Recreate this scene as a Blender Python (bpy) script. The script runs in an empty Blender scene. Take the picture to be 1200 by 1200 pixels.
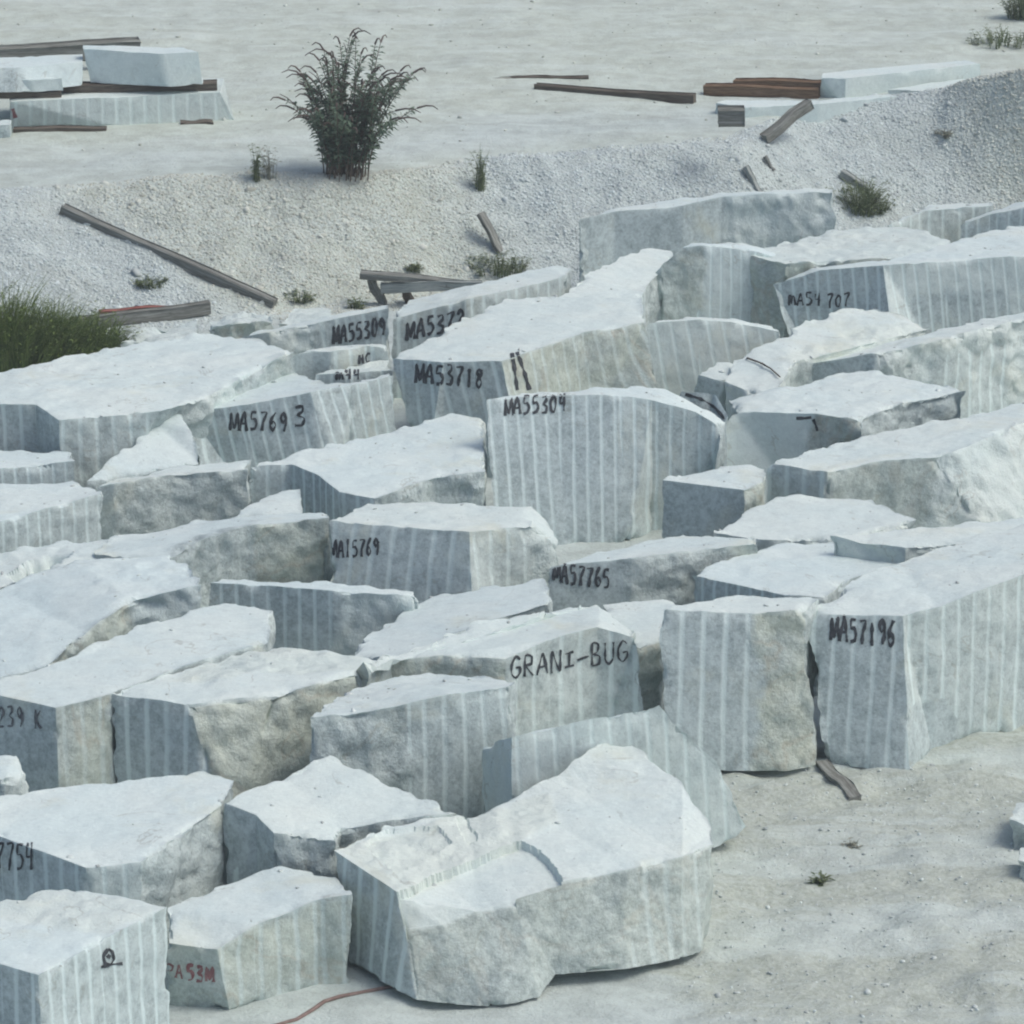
import bpy, bmesh, math, random
import numpy as np
from mathutils import Vector, Matrix
from mathutils.bvhtree import BVHTree

random.seed(7)
rng = np.random.default_rng(7)
S = bpy.context.scene
COL = S.collection

# ------------------------------------------------------------------ camera
CAM_H, PITCH, FPX = 15.3, math.radians(18.0), 4595.0      # FPX: focal length in 1200ths of the frame
cd = bpy.data.cameras.new('camera'); cam = bpy.data.objects.new('camera', cd); COL.objects.link(cam)
cam.location = (0, 0, CAM_H); cam.rotation_euler = (math.pi/2 - PITCH, 0, 0)
cd.sensor_width = 36; cd.lens = 36*FPX/1200; cd.clip_start = 0.5; cd.clip_end = 3000
S.camera = cam

# ------------------------------------------------------------------ sky, sun, exposure
SUN_EL, SUN_AZ = math.radians(56), math.radians(104)       # azimuth from +Y towards +X
w = bpy.data.worlds.new('World'); S.world = w; w.use_nodes = True
nt = w.node_tree; bg = nt.nodes['Background']
sky = nt.nodes.new('ShaderNodeTexSky'); sky.sky_type = 'NISHITA'; sky.sun_disc = False
sky.sun_elevation = SUN_EL; sky.sun_rotation = SUN_AZ
sky.air_density = 0.8; sky.dust_density = 4.0; sky.ozone_density = 0.6
nt.links.new(sky.outputs[0], bg.inputs[0]); bg.inputs[1].default_value = 0.15
sd = bpy.data.lights.new('sun', 'SUN'); sun = bpy.data.objects.new('sun', sd); COL.objects.link(sun)
sd.energy = 1.25; sd.angle = math.radians(24); sd.color = (1.0, 0.975, 0.93)
sdir = Vector((math.sin(SUN_AZ)*math.cos(SUN_EL), math.cos(SUN_AZ)*math.cos(SUN_EL), math.sin(SUN_EL)))
sun.rotation_euler = sdir.to_track_quat('Z', 'Y').to_euler(); sun.location = (20, 10, 40)
S.view_settings.view_transform = 'Standard'; S.view_settings.look = 'None'
S.view_settings.gamma = 1; S.view_settings.exposure = 0.04
S.render.engine = 'CYCLES'
S.cycles.filter_width = 2.1

# ------------------------------------------------------------------ thin summer haze over the whole yard
HAZE = 0.0013
def build_haze():
    me = bpy.data.meshes.new('haze'); bm = bmesh.new(); bmesh.ops.create_cube(bm, size=1.0); bm.to_mesh(me); bm.free()
    o = bpy.data.objects.new('haze', me); COL.objects.link(o); o.scale = (2000, 2000, 22); o.location = (0, 0, 9); o['kind'] = 'stuff'
    m = bpy.data.materials.new('haze_air'); m.use_nodes = True; t = m.node_tree; t.nodes.clear()
    out = t.nodes.new('ShaderNodeOutputMaterial'); v = t.nodes.new('ShaderNodeVolumePrincipled')
    v.inputs['Color'].default_value = (.86, .95, .96, 1); v.inputs['Density'].default_value = HAZE; v.inputs['Anisotropy'].default_value = 0.0
    t.links.new(v.outputs[0], out.inputs['Volume']); me.materials.append(m)
build_haze()

# ------------------------------------------------------------------ helpers
CT, ST = math.cos(PITCH), math.sin(PITCH)
def ray(u, v):
    a, b = (u-600)/FPX, (600-v)/FPX
    return Vector((a, CT + b*ST, -ST + b*CT))
def G(u, v, z=0.0):
    d = ray(u, v); t = (z - CAM_H)/d.z
    return Vector((d.x*t, d.y*t, z))
def at_y(u, v, y):
    d = ray(u, v); t = y/d.y; return Vector((d.x*t, y, CAM_H+d.z*t))
def project(P):
    P = np.asarray(P, float); z = P[..., 2]-CAM_H
    f = P[..., 1]*CT - z*ST; up = P[..., 1]*ST + z*CT
    return np.stack([600+FPX*P[..., 0]/f, 600-FPX*up/f], -1)

def _hash(ix, iy, iz, seed):
    n = (ix.astype(np.int64)*374761393 + iy.astype(np.int64)*668265263 + iz.astype(np.int64)*2147483647 + seed*974634777) & 0xffffffff
    n = ((n ^ (n >> 13))*1274126177) & 0xffffffff
    n = ((n ^ (n >> 16))*2246822519) & 0xffffffff
    return ((n ^ (n >> 15)) & 0xffffff)/float(0xffffff)*2 - 1
def vnoise(P, scale, seed=0):
    Q = np.asarray(P, float)/scale; I = np.floor(Q).astype(np.int64); F = Q-I; F = F*F*F*(F*(F*6-15)+10)
    out = 0
    for dx in (0, 1):
        wx = F[..., 0] if dx else 1-F[..., 0]
        for dy in (0, 1):
            wy = F[..., 1] if dy else 1-F[..., 1]
            for dz in (0, 1):
                wz = F[..., 2] if dz else 1-F[..., 2]
                out = out + wx*wy*wz*_hash(I[..., 0]+dx, I[..., 1]+dy, I[..., 2]+dz, seed)
    return out
def fbm(P, scale, oct=4, seed=0, gain=.5):
    a, s, t = 1.0, 0, 0
    for k in range(oct):
        s = s + a*vnoise(P, scale, seed+k*17); t += a; a *= gain; scale *= .48
    return s/t

def link(name, me, parent=None):
    o = bpy.data.objects.new(name, me); COL.objects.link(o)
    if parent is not None: o.parent = parent
    return o
def tag(o, label=None, cat=None, group=None, kind=None):
    if label: o['label'] = label
    if cat: o['category'] = cat
    if group: o['group'] = group
    if kind: o['kind'] = kind
    return o
def mesh(name, verts, faces, mat, smooth=False):
    me = bpy.data.meshes.new(name)
    me.from_pydata([tuple(map(float, p)) for p in verts], [], faces); me.update()
    if mat: me.materials.append(mat)
    if smooth: me.polygons.foreach_set('use_smooth', [True]*len(me.polygons))
    return me

# ------------------------------------------------------------------ materials
class NT:
    def __init__(s, name):
        s.m = bpy.data.materials.new(name); s.m.use_nodes = True; s.t = s.m.node_tree
        s.b = s.t.nodes['Principled BSDF']; s.b.inputs['Roughness'].default_value = .9
        s.b.inputs['Specular IOR Level'].default_value = .25
    def n(s, typ, **kw):
        x = s.t.nodes.new(typ)
        for k, v in kw.items(): setattr(x, k, v)
        return x
    def l(s, a, b): s.t.links.new(a, b)
    def setin(s, node, i, v):
        if hasattr(v, 'links') or isinstance(v, bpy.types.NodeSocket): s.l(v, node.inputs[i])
        elif v is not None: node.inputs[i].default_value = v
    def math(s, op, a, b=None, c=None, clamp=False):
        x = s.n('ShaderNodeMath', operation=op, use_clamp=clamp)
        s.setin(x, 0, a); s.setin(x, 1, b); s.setin(x, 2, c); return x.outputs[0]
    def mix(s, f, a, b):
        x = s.n('ShaderNodeMix', data_type='RGBA')
        s.setin(x, 0, f); s.setin(x, 6, a if not isinstance(a, tuple) else (*a, 1)); s.setin(x, 7, b if not isinstance(b, tuple) else (*b, 1))
        return x.outputs[2]
    def noise(s, vec, scale, detail=4, rough=.5, dist=0.0):
        x = s.n('ShaderNodeTexNoise'); s.setin(x, 'Vector', vec); x.inputs['Scale'].default_value = scale
        x.inputs['Detail'].default_value = detail; x.inputs['Roughness'].default_value = rough; x.inputs['Distortion'].default_value = dist
        return x.outputs[0]
    def ramp(s, f, lo, hi, a=0.0, b=1.0):
        x = s.n('ShaderNodeMapRange', clamp=True, interpolation_type='SMOOTHSTEP')
        s.setin(x, 0, f)
        for i, v in zip((1, 2, 3, 4), (lo, hi, a, b)): s.setin(x, i, v)
        return x.outputs[0]
    def attr(s, name):
        return s.n('ShaderNodeAttribute', attribute_name=name).outputs['Fac']
    def bump(s, h, strength, dist, prev=None):
        x = s.n('ShaderNodeBump'); x.inputs['Strength'].default_value = strength; x.inputs['Distance'].default_value = dist
        s.l(h, x.inputs['Height'])
        if prev: s.l(prev, x.inputs['Normal'])
        return x.outputs[0]

def granite():
    k = NT('granite')
    oi = k.n('ShaderNodeObjectInfo'); tc = k.n('ShaderNodeTexCoord')
    ofs = k.n('ShaderNodeVectorMath', operation='MULTIPLY_ADD')
    k.l(oi.outputs['Random'], ofs.inputs[0]); ofs.inputs[1].default_value = (37, 51, 23); k.l(tc.outputs['Object'], ofs.inputs[2])
    V = ofs.outputs[0]
    big = k.noise(V, 1.1, 5, .55, .3); mid = k.noise(V, 6.5, 6, .68); fine = k.noise(V, 34, 4, .7); grain = k.noise(V, 110, 2, .6)
    stripe, tan, dust_lit = k.attr('stripe'), k.attr('tan'), k.attr('dust_lit')
    # fresh granite: grey with darker mottling
    blot = k.noise(V, 19, 5, .75, .2)
    tone = k.math('ADD', k.math('MULTIPLY', big, .22), k.math('ADD', k.math('MULTIPLY', mid, .33), k.math('MULTIPLY', blot, .45)))
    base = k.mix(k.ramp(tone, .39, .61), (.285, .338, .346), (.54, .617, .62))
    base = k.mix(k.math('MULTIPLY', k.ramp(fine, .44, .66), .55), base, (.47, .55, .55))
    # iron-stained stone
    tb = k.mix(k.ramp(tone, .38, .62), (.41, .45, .385), (.56, .615, .54))
    tf = k.math('MULTIPLY', tan, k.ramp(big, .33, .58, .35, 1.0))
    col = k.mix(tf, base, tb)
    rust = k.math('MULTIPLY', k.math('MULTIPLY', tan, k.ramp(k.math('ABSOLUTE', k.math('SUBTRACT', k.noise(V, .9, 4, .5, .8), .5)), .03, .0)), .3)
    col = k.mix(rust, col, (.40, .31, .21))
    # stone powder and bruised crystals, whiter; also paints right faces as sunlit
    du = k.ramp(k.math('ADD', dust_lit, k.math('ADD', k.math('MULTIPLY', k.math('SUBTRACT', mid, .5), .8), k.math('MULTIPLY', k.math('SUBTRACT', fine, .5), .45))), .08, .92)
    dcol = k.mix(k.ramp(big, .35, .65), (.585, .675, .672), (.635, .705, .685))
    dcol = k.mix(k.math('MULTIPLY', k.ramp(k.noise(V, 3.2, 6, .7), .56, .72), .3), dcol, (.49, .56, .555))
    dcol = k.mix(k.math('MULTIPLY', k.ramp(blot, .5, .68), .38), dcol, (.45, .525, .525))
    dcol = k.mix(k.math('MULTIPLY', k.ramp(blot, .48, .34), .5), dcol, (.72, .80, .785))
    dcol = k.mix(k.math('MULTIPLY', tan, .45), dcol, (.60, .635, .54))
    col = k.mix(du, col, dcol)
    seam = k.ramp(k.math('ABSOLUTE', k.math('SUBTRACT', k.noise(V, .75, 5, .55, 1.0), .5)), .009, .001)
    col = k.mix(k.math('MULTIPLY', k.math('MULTIPLY', seam, k.ramp(k.noise(V, 1.7, 2), .5, .62)), .42), col, (.30, .31, .27))
    col = k.mix(k.math('MULTIPLY', k.ramp(k.noise(V, .8, 5, .6, .5), .56, .75), .45), col, (.575, .585, .47))
    crumb = k.noise(V, 55, 5, .8); pit = k.ramp(crumb, .60, .72)
    col = k.mix(k.math('MULTIPLY', pit, .5), col, (.28, .31, .31))
    # drill-hole marks down the split faces
    uv = k.n('ShaderNodeUVMap', uv_map='face_uv'); sp = k.n('ShaderNodeSeparateXYZ'); k.l(uv.outputs[0], sp.inputs[0])
    per = k.math('ADD', .15, k.math('MULTIPLY', oi.outputs['Random'], .10))
    wob = k.math('MULTIPLY', k.math('SUBTRACT', k.noise(V, 1.2, 2, .5), .5), .035)
    uu = k.math('ADD', sp.outputs[0], wob)
    fr = k.math('FRACT', k.math('DIVIDE', uu, per))
    ds = k.math('ABSOLUTE', k.math('SUBTRACT', fr, .5))
    width = k.ramp(k.noise(V, 2.3, 3, .6), .3, .7, .15, .23)
    cellr = k.n('ShaderNodeTexWhiteNoise', noise_dimensions='1D'); k.l(k.math('ADD', k.math('FLOOR', k.math('DIVIDE', uu, per)), k.math('MULTIPLY', oi.outputs['Random'], 91)), cellr.inputs['W'])
    ds = k.math('ADD', ds, k.math('MULTIPLY', k.math('SUBTRACT', fine, .5), .07))
    line = k.math('MULTIPLY', k.ramp(ds, width, .05), k.ramp(cellr.outputs['Value'], 0, 1, .7, 1.0))
    brk = k.ramp(k.math('ADD', k.noise(V, 3.0, 5, .7), k.math('MULTIPLY', fine, .35)), .38, .66, .3, 1.0)
    sl = k.math('MULTIPLY', k.math('MULTIPLY', line, stripe), brk)
    col = k.mix(k.math('MULTIPLY', sl, .92), col, (.66, .76, .75))
    # speckle
    col = k.mix(k.math('MULTIPLY', k.ramp(grain, .60, .75), .2), col, (.19, .21, .215))
    col = k.mix(k.math('MULTIPLY', k.ramp(grain, .42, .28), .3), col, (.72, .80, .79))
    tint = k.mix(oi.outputs['Random'], (.93, .985, 1.0), (.975, 1.0, .975))
    mm = k.n('ShaderNodeMix', data_type='RGBA', blend_type='MULTIPLY'); mm.inputs[0].default_value = .8
    k.l(col, mm.inputs[6]); k.l(tint, mm.inputs[7])
    k.l(mm.outputs[2], k.b.inputs['Base Color'])
    rg = k.attr('rough')
    bh = k.math('MULTIPLY', mid, rg)
    n1 = k.bump(bh, .6, .09); n2 = k.bump(k.math('MULTIPLY', k.math('ADD', fine, k.math('MULTIPLY', crumb, .6)), k.math('ADD', .3, k.math('MULTIPLY', rg, .7))), .4, .02, n1); n3 = k.bump(k.math('SUBTRACT', 1.0, k.math('MULTIPLY', k.ramp(ds, .2, .0), stripe)), .3, .012, n2)
    k.l(n3, k.b.inputs['Normal'])
    return k.m
M_GRANITE = granite()

def ground_mat():
    k = NT('quarry_ground'); tc = k.n('ShaderNodeTexCoord'); V = tc.outputs['Object']
    tan, grit, dirt = k.attr('tan'), k.attr('grit'), k.attr('dirt')
    big = k.noise(V, .35, 5, .55, .4); mid = k.noise(V, 2.4, 6, .65); fine = k.noise(V, 16, 5, .7)
    st = k.n('ShaderNodeMapping'); k.l(V, st.inputs[0]); st.inputs['Scale'].default_value = (.16, 1.1, 1)
    streak = k.noise(st.outputs[0], 1.5, 6, .6, .6)
    col = k.mix(k.ramp(mid, .35, .65), (.385, .455, .455), (.505, .59, .58))
    tc_ = k.mix(k.ramp(mid, .3, .7), (.425, .48, .42), (.55, .63, .57))
    tf = k.math('ADD', tan, k.math('MULTIPLY', k.math('SUBTRACT', big, .5), .9), clamp=True)
    col = k.mix(tf, col, tc_)
    col = k.mix(k.math('MULTIPLY', k.ramp(streak, .5, .68), .35), col, (.63, .715, .69))
    col = k.mix(k.math('MULTIPLY', k.ramp(streak, .44, .3), .35), col, (.37, .40, .365))
    dm = k.ramp(k.math('ADD', dirt, k.math('MULTIPLY', k.math('SUBTRACT', k.noise(st.outputs[0], 2.6, 6, .7), .5), 2.2)), .45, .95)
    col = k.mix(k.math('MULTIPLY', dm, .95), col, k.mix(k.ramp(fine, .3, .7), (.315, .355, .30), (.47, .525, .465)))
    sp2 = k.noise(V, 38, 4, .8)
    col = k.mix(k.math('MULTIPLY', k.ramp(sp2, .55, .68), .6), col, (.27, .285, .25))
    col = k.mix(k.math('MULTIPLY', k.ramp(sp2, .45, .33), .45), col, (.64, .70, .67))
    vo = k.n('ShaderNodeTexVoronoi'); k.l(V, vo.inputs['Vector']); vo.inputs['Scale'].default_value = 19
    sv = k.n('ShaderNodeSeparateXYZ'); k.l(vo.outputs['Color'], sv.inputs[0])
    gcol = k.mix(sv.outputs[0], (.38, .43, .425), (.60, .68, .665))
    gf = k.math('MULTIPLY', grit, k.ramp(sv.outputs[1], .35, .8, .05, .4))
    col = k.mix(gf, col, gcol)
    col = k.mix(k.math('MULTIPLY', k.ramp(fine, .58, .78), .35), col, (.29, .32, .295))
    k.l(col, k.b.inputs['Base Color'])
    gh = k.math('MULTIPLY', k.math('SUBTRACT', 1.0, vo.outputs['Distance']), k.attr('bank'))
    n1 = k.bump(gh, .6, .06); n2 = k.bump(mid, .5, .06, n1); n3 = k.bump(fine, .7, .035, n2); k.l(n3, k.b.inputs['Normal'])
    return k.m
M_GROUND = ground_mat()

def simple(name, c0, c1, scale=8, stretch=None, rough=.9, bump=.3, bdist=.01, extra=None):
    k = NT(name); tc = k.n('ShaderNodeTexCoord'); V = tc.outputs['Object']
    if stretch:
        mp = k.n('ShaderNodeMapping'); k.l(V, mp.inputs[0]); mp.inputs['Scale'].default_value = stretch; V = mp.outputs[0]
    n = k.noise(V, scale, 5, .65, .3)
    col = k.mix(k.ramp(n, .32, .68), c0, c1)
    if extra:
        col = k.mix(k.ramp(k.noise(V, scale*.35, 4, .6), .52, .7), col, extra)
    k.l(col, k.b.inputs['Base Color']); k.b.inputs['Roughness'].default_value = rough
    k.l(k.bump(n, bump, bdist), k.b.inputs['Normal'])
    return k.m
M_WOOD = simple('weathered_wood', (.11, .115, .103), (.24, .255, .235), 6, (.5, 9, 9), extra=(.29, .315, .295))
M_WOODDK = simple('damp_wood', (.075, .062, .05), (.165, .15, .122), 6, (.5, 9, 9))
M_RUST = simple('rusty_brown_timber', (.14, .085, .05), (.27, .19, .125), 6, (.6, 8, 8))
M_REDWOOD = simple('faded_red_paint', (.22, .075, .06), (.36, .17, .14), 6, (.6, 8, 8))
M_WOODGREY = simple('grey_board', (.22, .25, .24), (.34, .375, .36), 5, (.5, 9, 9))
M_HOSE = simple('red_brown_hose', (.17, .12, .105), (.25, .19, .17), 10)
M_TWIG = simple('twig_bark', (.055, .045, .04), (.12, .10, .085), 10)
M_BLACK = simple('black_paint', (.022, .027, .032), (.075, .085, .095), 18, rough=.7)
M_FADED = simple('faded_black_paint', (.07, .08, .09), (.17, .185, .195), 12, rough=.8)
M_REDP = simple('red_paint', (.22, .085, .09), (.30, .19, .185), 14, rough=.8)

def leafmat(name, a, b, trans=.25):
    k = NT(name); V = k.attr('shade')
    col = k.mix(V, a, b); k.l(col, k.b.inputs['Base Color']); k.b.inputs['Roughness'].default_value = .65
    tr = k.n('ShaderNodeBsdfTranslucent'); k.l(col, tr.inputs[0]); mx = k.n('ShaderNodeMixShader'); mx.inputs[0].default_value = trans
    out = k.t.nodes['Material Output']; k.l(k.b.outputs[0], mx.inputs[1]); k.l(tr.outputs[0], mx.inputs[2]); k.l(mx.outputs[0], out.inputs[0])
    return k.m
M_LEAF = leafmat('butterfly_bush_leaf', (.055, .10, .065), (.20, .28, .20))
M_GRASS = leafmat('long_grass', (.05, .095, .022), (.20, .27, .075))
M_WEED = leafmat('weed_leaf', (.08, .12, .05), (.25, .30, .17))
M_DRY = leafmat('dry_weed', (.22, .23, .18), (.42, .43, .36))
M_SPIKE = leafmat('flower_spike', (.06, .05, .045), (.15, .115, .10), .1)
M_STEM = simple('woody_stem', (.07, .055, .04), (.16, .13, .10), 12)

# ------------------------------------------------------------------ ground sheet
foot_px = [(-500, 440), (-150, 425), (0, 402), (100, 386), (320, 366), (420, 352), (560, 338), (680, 328), (850, 318), (980, 288), (1100, 268), (1200, 262), (1500, 250)]
crest_px = [(-500, 240, 1.45), (-150, 236, 1.45), (0, 226, 1.45), (70, 220, 1.45), (200, 213, 1.45), (400, 207, 1.45), (480, 200, 1.45), (560, 184, 1.45), (680, 177, 1.45), (780, 172, 1.45), (850, 166, 1.45),
            (900, 146, 1.47), (960, 124, 1.5), (1050, 114, 1.55), (1110, 108, 1.66), (1160, 96, 1.95), (1215, 86, 2.2), (1350, 80, 2.3), (1600, 95, 1.9)]
FP = np.array([G(u, v, 0) for u, v in foot_px]); CP = np.array([G(u, v, z) for u, v, z in crest_px])
PLATEAU = 1.45
def gz0(x, y):
    x = np.asarray(x, float); y = np.asarray(y, float)
    wx = x + .25*np.sin(y*1.3)
    yf = np.interp(wx, FP[:, 0], FP[:, 1]); yc = np.interp(wx, CP[:, 0], CP[:, 1]); pc = np.interp(wx, CP[:, 0], CP[:, 2])
    t = np.clip((y-yf)/np.maximum(yc-yf, .5), 0, 1)
    s = .55*t + .45*t*t*(3-2*t)
    back = np.clip((y-yc)/2.6, 0, 1); back = back*back*(3-2*back)
    return pc*s*(1-back) + PLATEAU*back*np.where(t > 0, 1, 0)
def gz(x, y):
    x = np.asarray(x, float); y = np.asarray(y, float)
    P = np.stack([x, y, np.zeros_like(x)], -1); z0 = gz0(x, y)
    yf = np.interp(x, FP[:, 0], FP[:, 1]); yc = np.interp(x, CP[:, 0], CP[:, 1])
    slope = np.clip((y-yf)/.6, 0, 1)*np.clip((yc+.5-y)/.8, 0, 1)
    Pf = P*np.array([.35, 1, 1])
    front = np.clip((41-y)/2, 0, 1)*np.clip((x-1.0)/.8, 0, 1)
    n = (fbm(P*np.array([.3, 1, 1]), .32, 4, 91)*.075 + fbm(P, .5, 4, 57)*.09-np.maximum(0, fbm(P, .3, 2, 58))*.03)*front + fbm(Pf*np.array([1, 1, 1]), .8, 2, 19)*.05*front + fbm(P, 1.6, 5, 3)*(.05+.16*slope) + fbm(Pf, 1.1, 3, 9)*.045*(1-slope) + fbm(P, .35, 3, 31)*(.012+.03*slope)
    return z0 + n
def ghit(u, v):
    d = ray(u, v); t = np.linspace(28, 95, 2400); X, Y, Z = d.x*t, d.y*t, CAM_H + d.z*t
    b = np.nonzero(Z < gz(X, Y))[0]
    i = b[0] if len(b) else -1
    return Vector((X[i], Y[i], Z[i]))
def axis(lo, hi, step, far, growth=1.25):
    a = list(np.arange(lo, hi+1e-6, step)); s = step; x = hi
    while x < far: s *= growth; x += s; a.append(x)
    s = step; x = lo; pre = []
    while x > -far: s *= growth; x -= s; pre.append(x)
    return np.array(pre[::-1]+a)
gx = axis(-10.5, 10.5, .075, 900); gy = axis(31, 74, .075, 900)
GX, GY = np.meshgrid(gx, gy); GZ = gz(GX.ravel(), GY.ravel())
nx, ny = len(gx), len(gy)
V = np.stack([GX.ravel(), GY.ravel(), GZ], -1)
ii = (np.arange(ny-1)[:, None]*nx + np.arange(nx-1)[None, :]).ravel()
F = np.stack([ii, ii+1, ii+1+nx, ii+nx], -1)
def npmesh(name, V, F, mat):
    me = bpy.data.meshes.new(name); k = F.shape[1]
    me.vertices.add(len(V)); me.vertices.foreach_set('co', V.astype(np.float32).ravel())
    me.loops.add(F.size); me.loops.foreach_set('vertex_index', F.astype(np.int32).ravel())
    me.polygons.add(len(F)); me.polygons.foreach_set('loop_start', np.arange(0, F.size, k, dtype=np.int32))
    me.update(calc_edges=True); me.validate(); me.materials.append(mat); return me
def pattr(me, name, val, domain='POINT'):
    a = me.attributes.new(name, 'FLOAT', domain); a.data.foreach_set('value', np.ascontiguousarray(val, dtype=np.float32))
gme = npmesh('ground', V, F, M_GROUND)
gme.polygons.foreach_set('use_smooth', [True]*len(gme.polygons))
X, Y = V[:, 0], V[:, 1]
yf = np.interp(X, FP[:, 0], FP[:, 1]); yc = np.interp(X, CP[:, 0], CP[:, 1])
on_bank = np.clip((Y-yf+.3)/.6, 0, 1)*np.clip((yc+.35-Y)/.5, 0, 1)
PX = project(V)
tanm = np.where(Y > yc, .95, .35)
# tan gravel heap between the diagonal pole and the middle of the picture, grey gravel either side
uL = 75 + (PX[:, 1]-225)*1.55
heap = 1/(1+np.exp(-(PX[:, 0]-uL)/14))*1/(1+np.exp((PX[:, 0]-(520+(PX[:, 1]-200)*.55))/25))
tanm = np.where(on_bank > .4, np.maximum(heap*.9+.1, .95/(1+np.exp(-(PX[:, 0]-1115-.35*(PX[:, 1]-100))/22)))+fbm(V, 1.1, 3, 88)*.35, tanm)
front = np.clip((41-Y)/2, 0, 1)*np.clip((X-1.0)/.8, 0, 1)
tanm = np.maximum(tanm, front*.62)
nearcrest = np.clip(1-np.abs(Y-yc-1.6)/2.2, 0, 1)*(Y > yc)
tanm = tanm - nearcrest*.55
pattr(gme, 'tan', np.clip(tanm, 0, 1)); pattr(gme, 'grit', np.clip(on_bank+.12*(Y < yf)+.4*front, 0, 1)); pattr(gme, 'bank', np.clip(on_bank, 0, 1)); rows = .5+.5*np.sin((Y-.12*X)*3.1+fbm(V*np.array([.3, 1, 1]), 1.2, 3, 71)*2.2)
tr = fbm(V*np.array([.25, 1, 1]), .9, 3, 72)*.35
track = np.exp(-((Y-(33.6+.16*X)+tr)/.42)**2) + .7*np.exp(-((Y-(35.3+.16*X)+tr)/.3)**2)
rows = np.clip(rows+.15-track*1.1, -.6, 1.1)
pattr(gme, 'dirt', np.clip(front*(.46+.42*rows) + .12*(Y < yf), 0, 1))
ground = tag(link('ground', gme), kind='structure')

# ------------------------------------------------------------------ granite blocks
STY = {  # stripe, tan, dust, roughness amplitude (m); whitening also paints right sides sunlit, left shaded
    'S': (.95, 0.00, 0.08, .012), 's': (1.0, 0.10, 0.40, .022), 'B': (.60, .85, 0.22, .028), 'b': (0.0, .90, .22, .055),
    'r': (0.0, .12, .34, .060), 'w': (0.0, .12, .70, .060), 'm': (0.0, .0, .16, .006), 'g': (0.0, .45, .16, .034), 'G': (.55, .38, .16, .03),
    't': (0.0, .08, .97, .019), 'y': (0.0, .55, .95, .04), 'l': (0.0, .0, .74, .008)}
STY['p'] = (1.0, .05, .58, .014)
SKEYS = list(STY)
GROUP = 'granite blocks stacked in the quarry yard'
BLK = {}
def inpoly(P, poly):
    x, y = P[:, 0], P[:, 1]; r = np.zeros(len(P), bool); n = len(poly)
    for i in range(n):
        x0, y0 = poly[i]; x1, y1 = poly[(i+1) % n]
        c = ((y0 > y) != (y1 > y)); xi = (x1-x0)*(y-y0)/((y1-y0) if y1 != y0 else 1e-9)+x0
        r ^= c & (x < xi)
    return r
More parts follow.
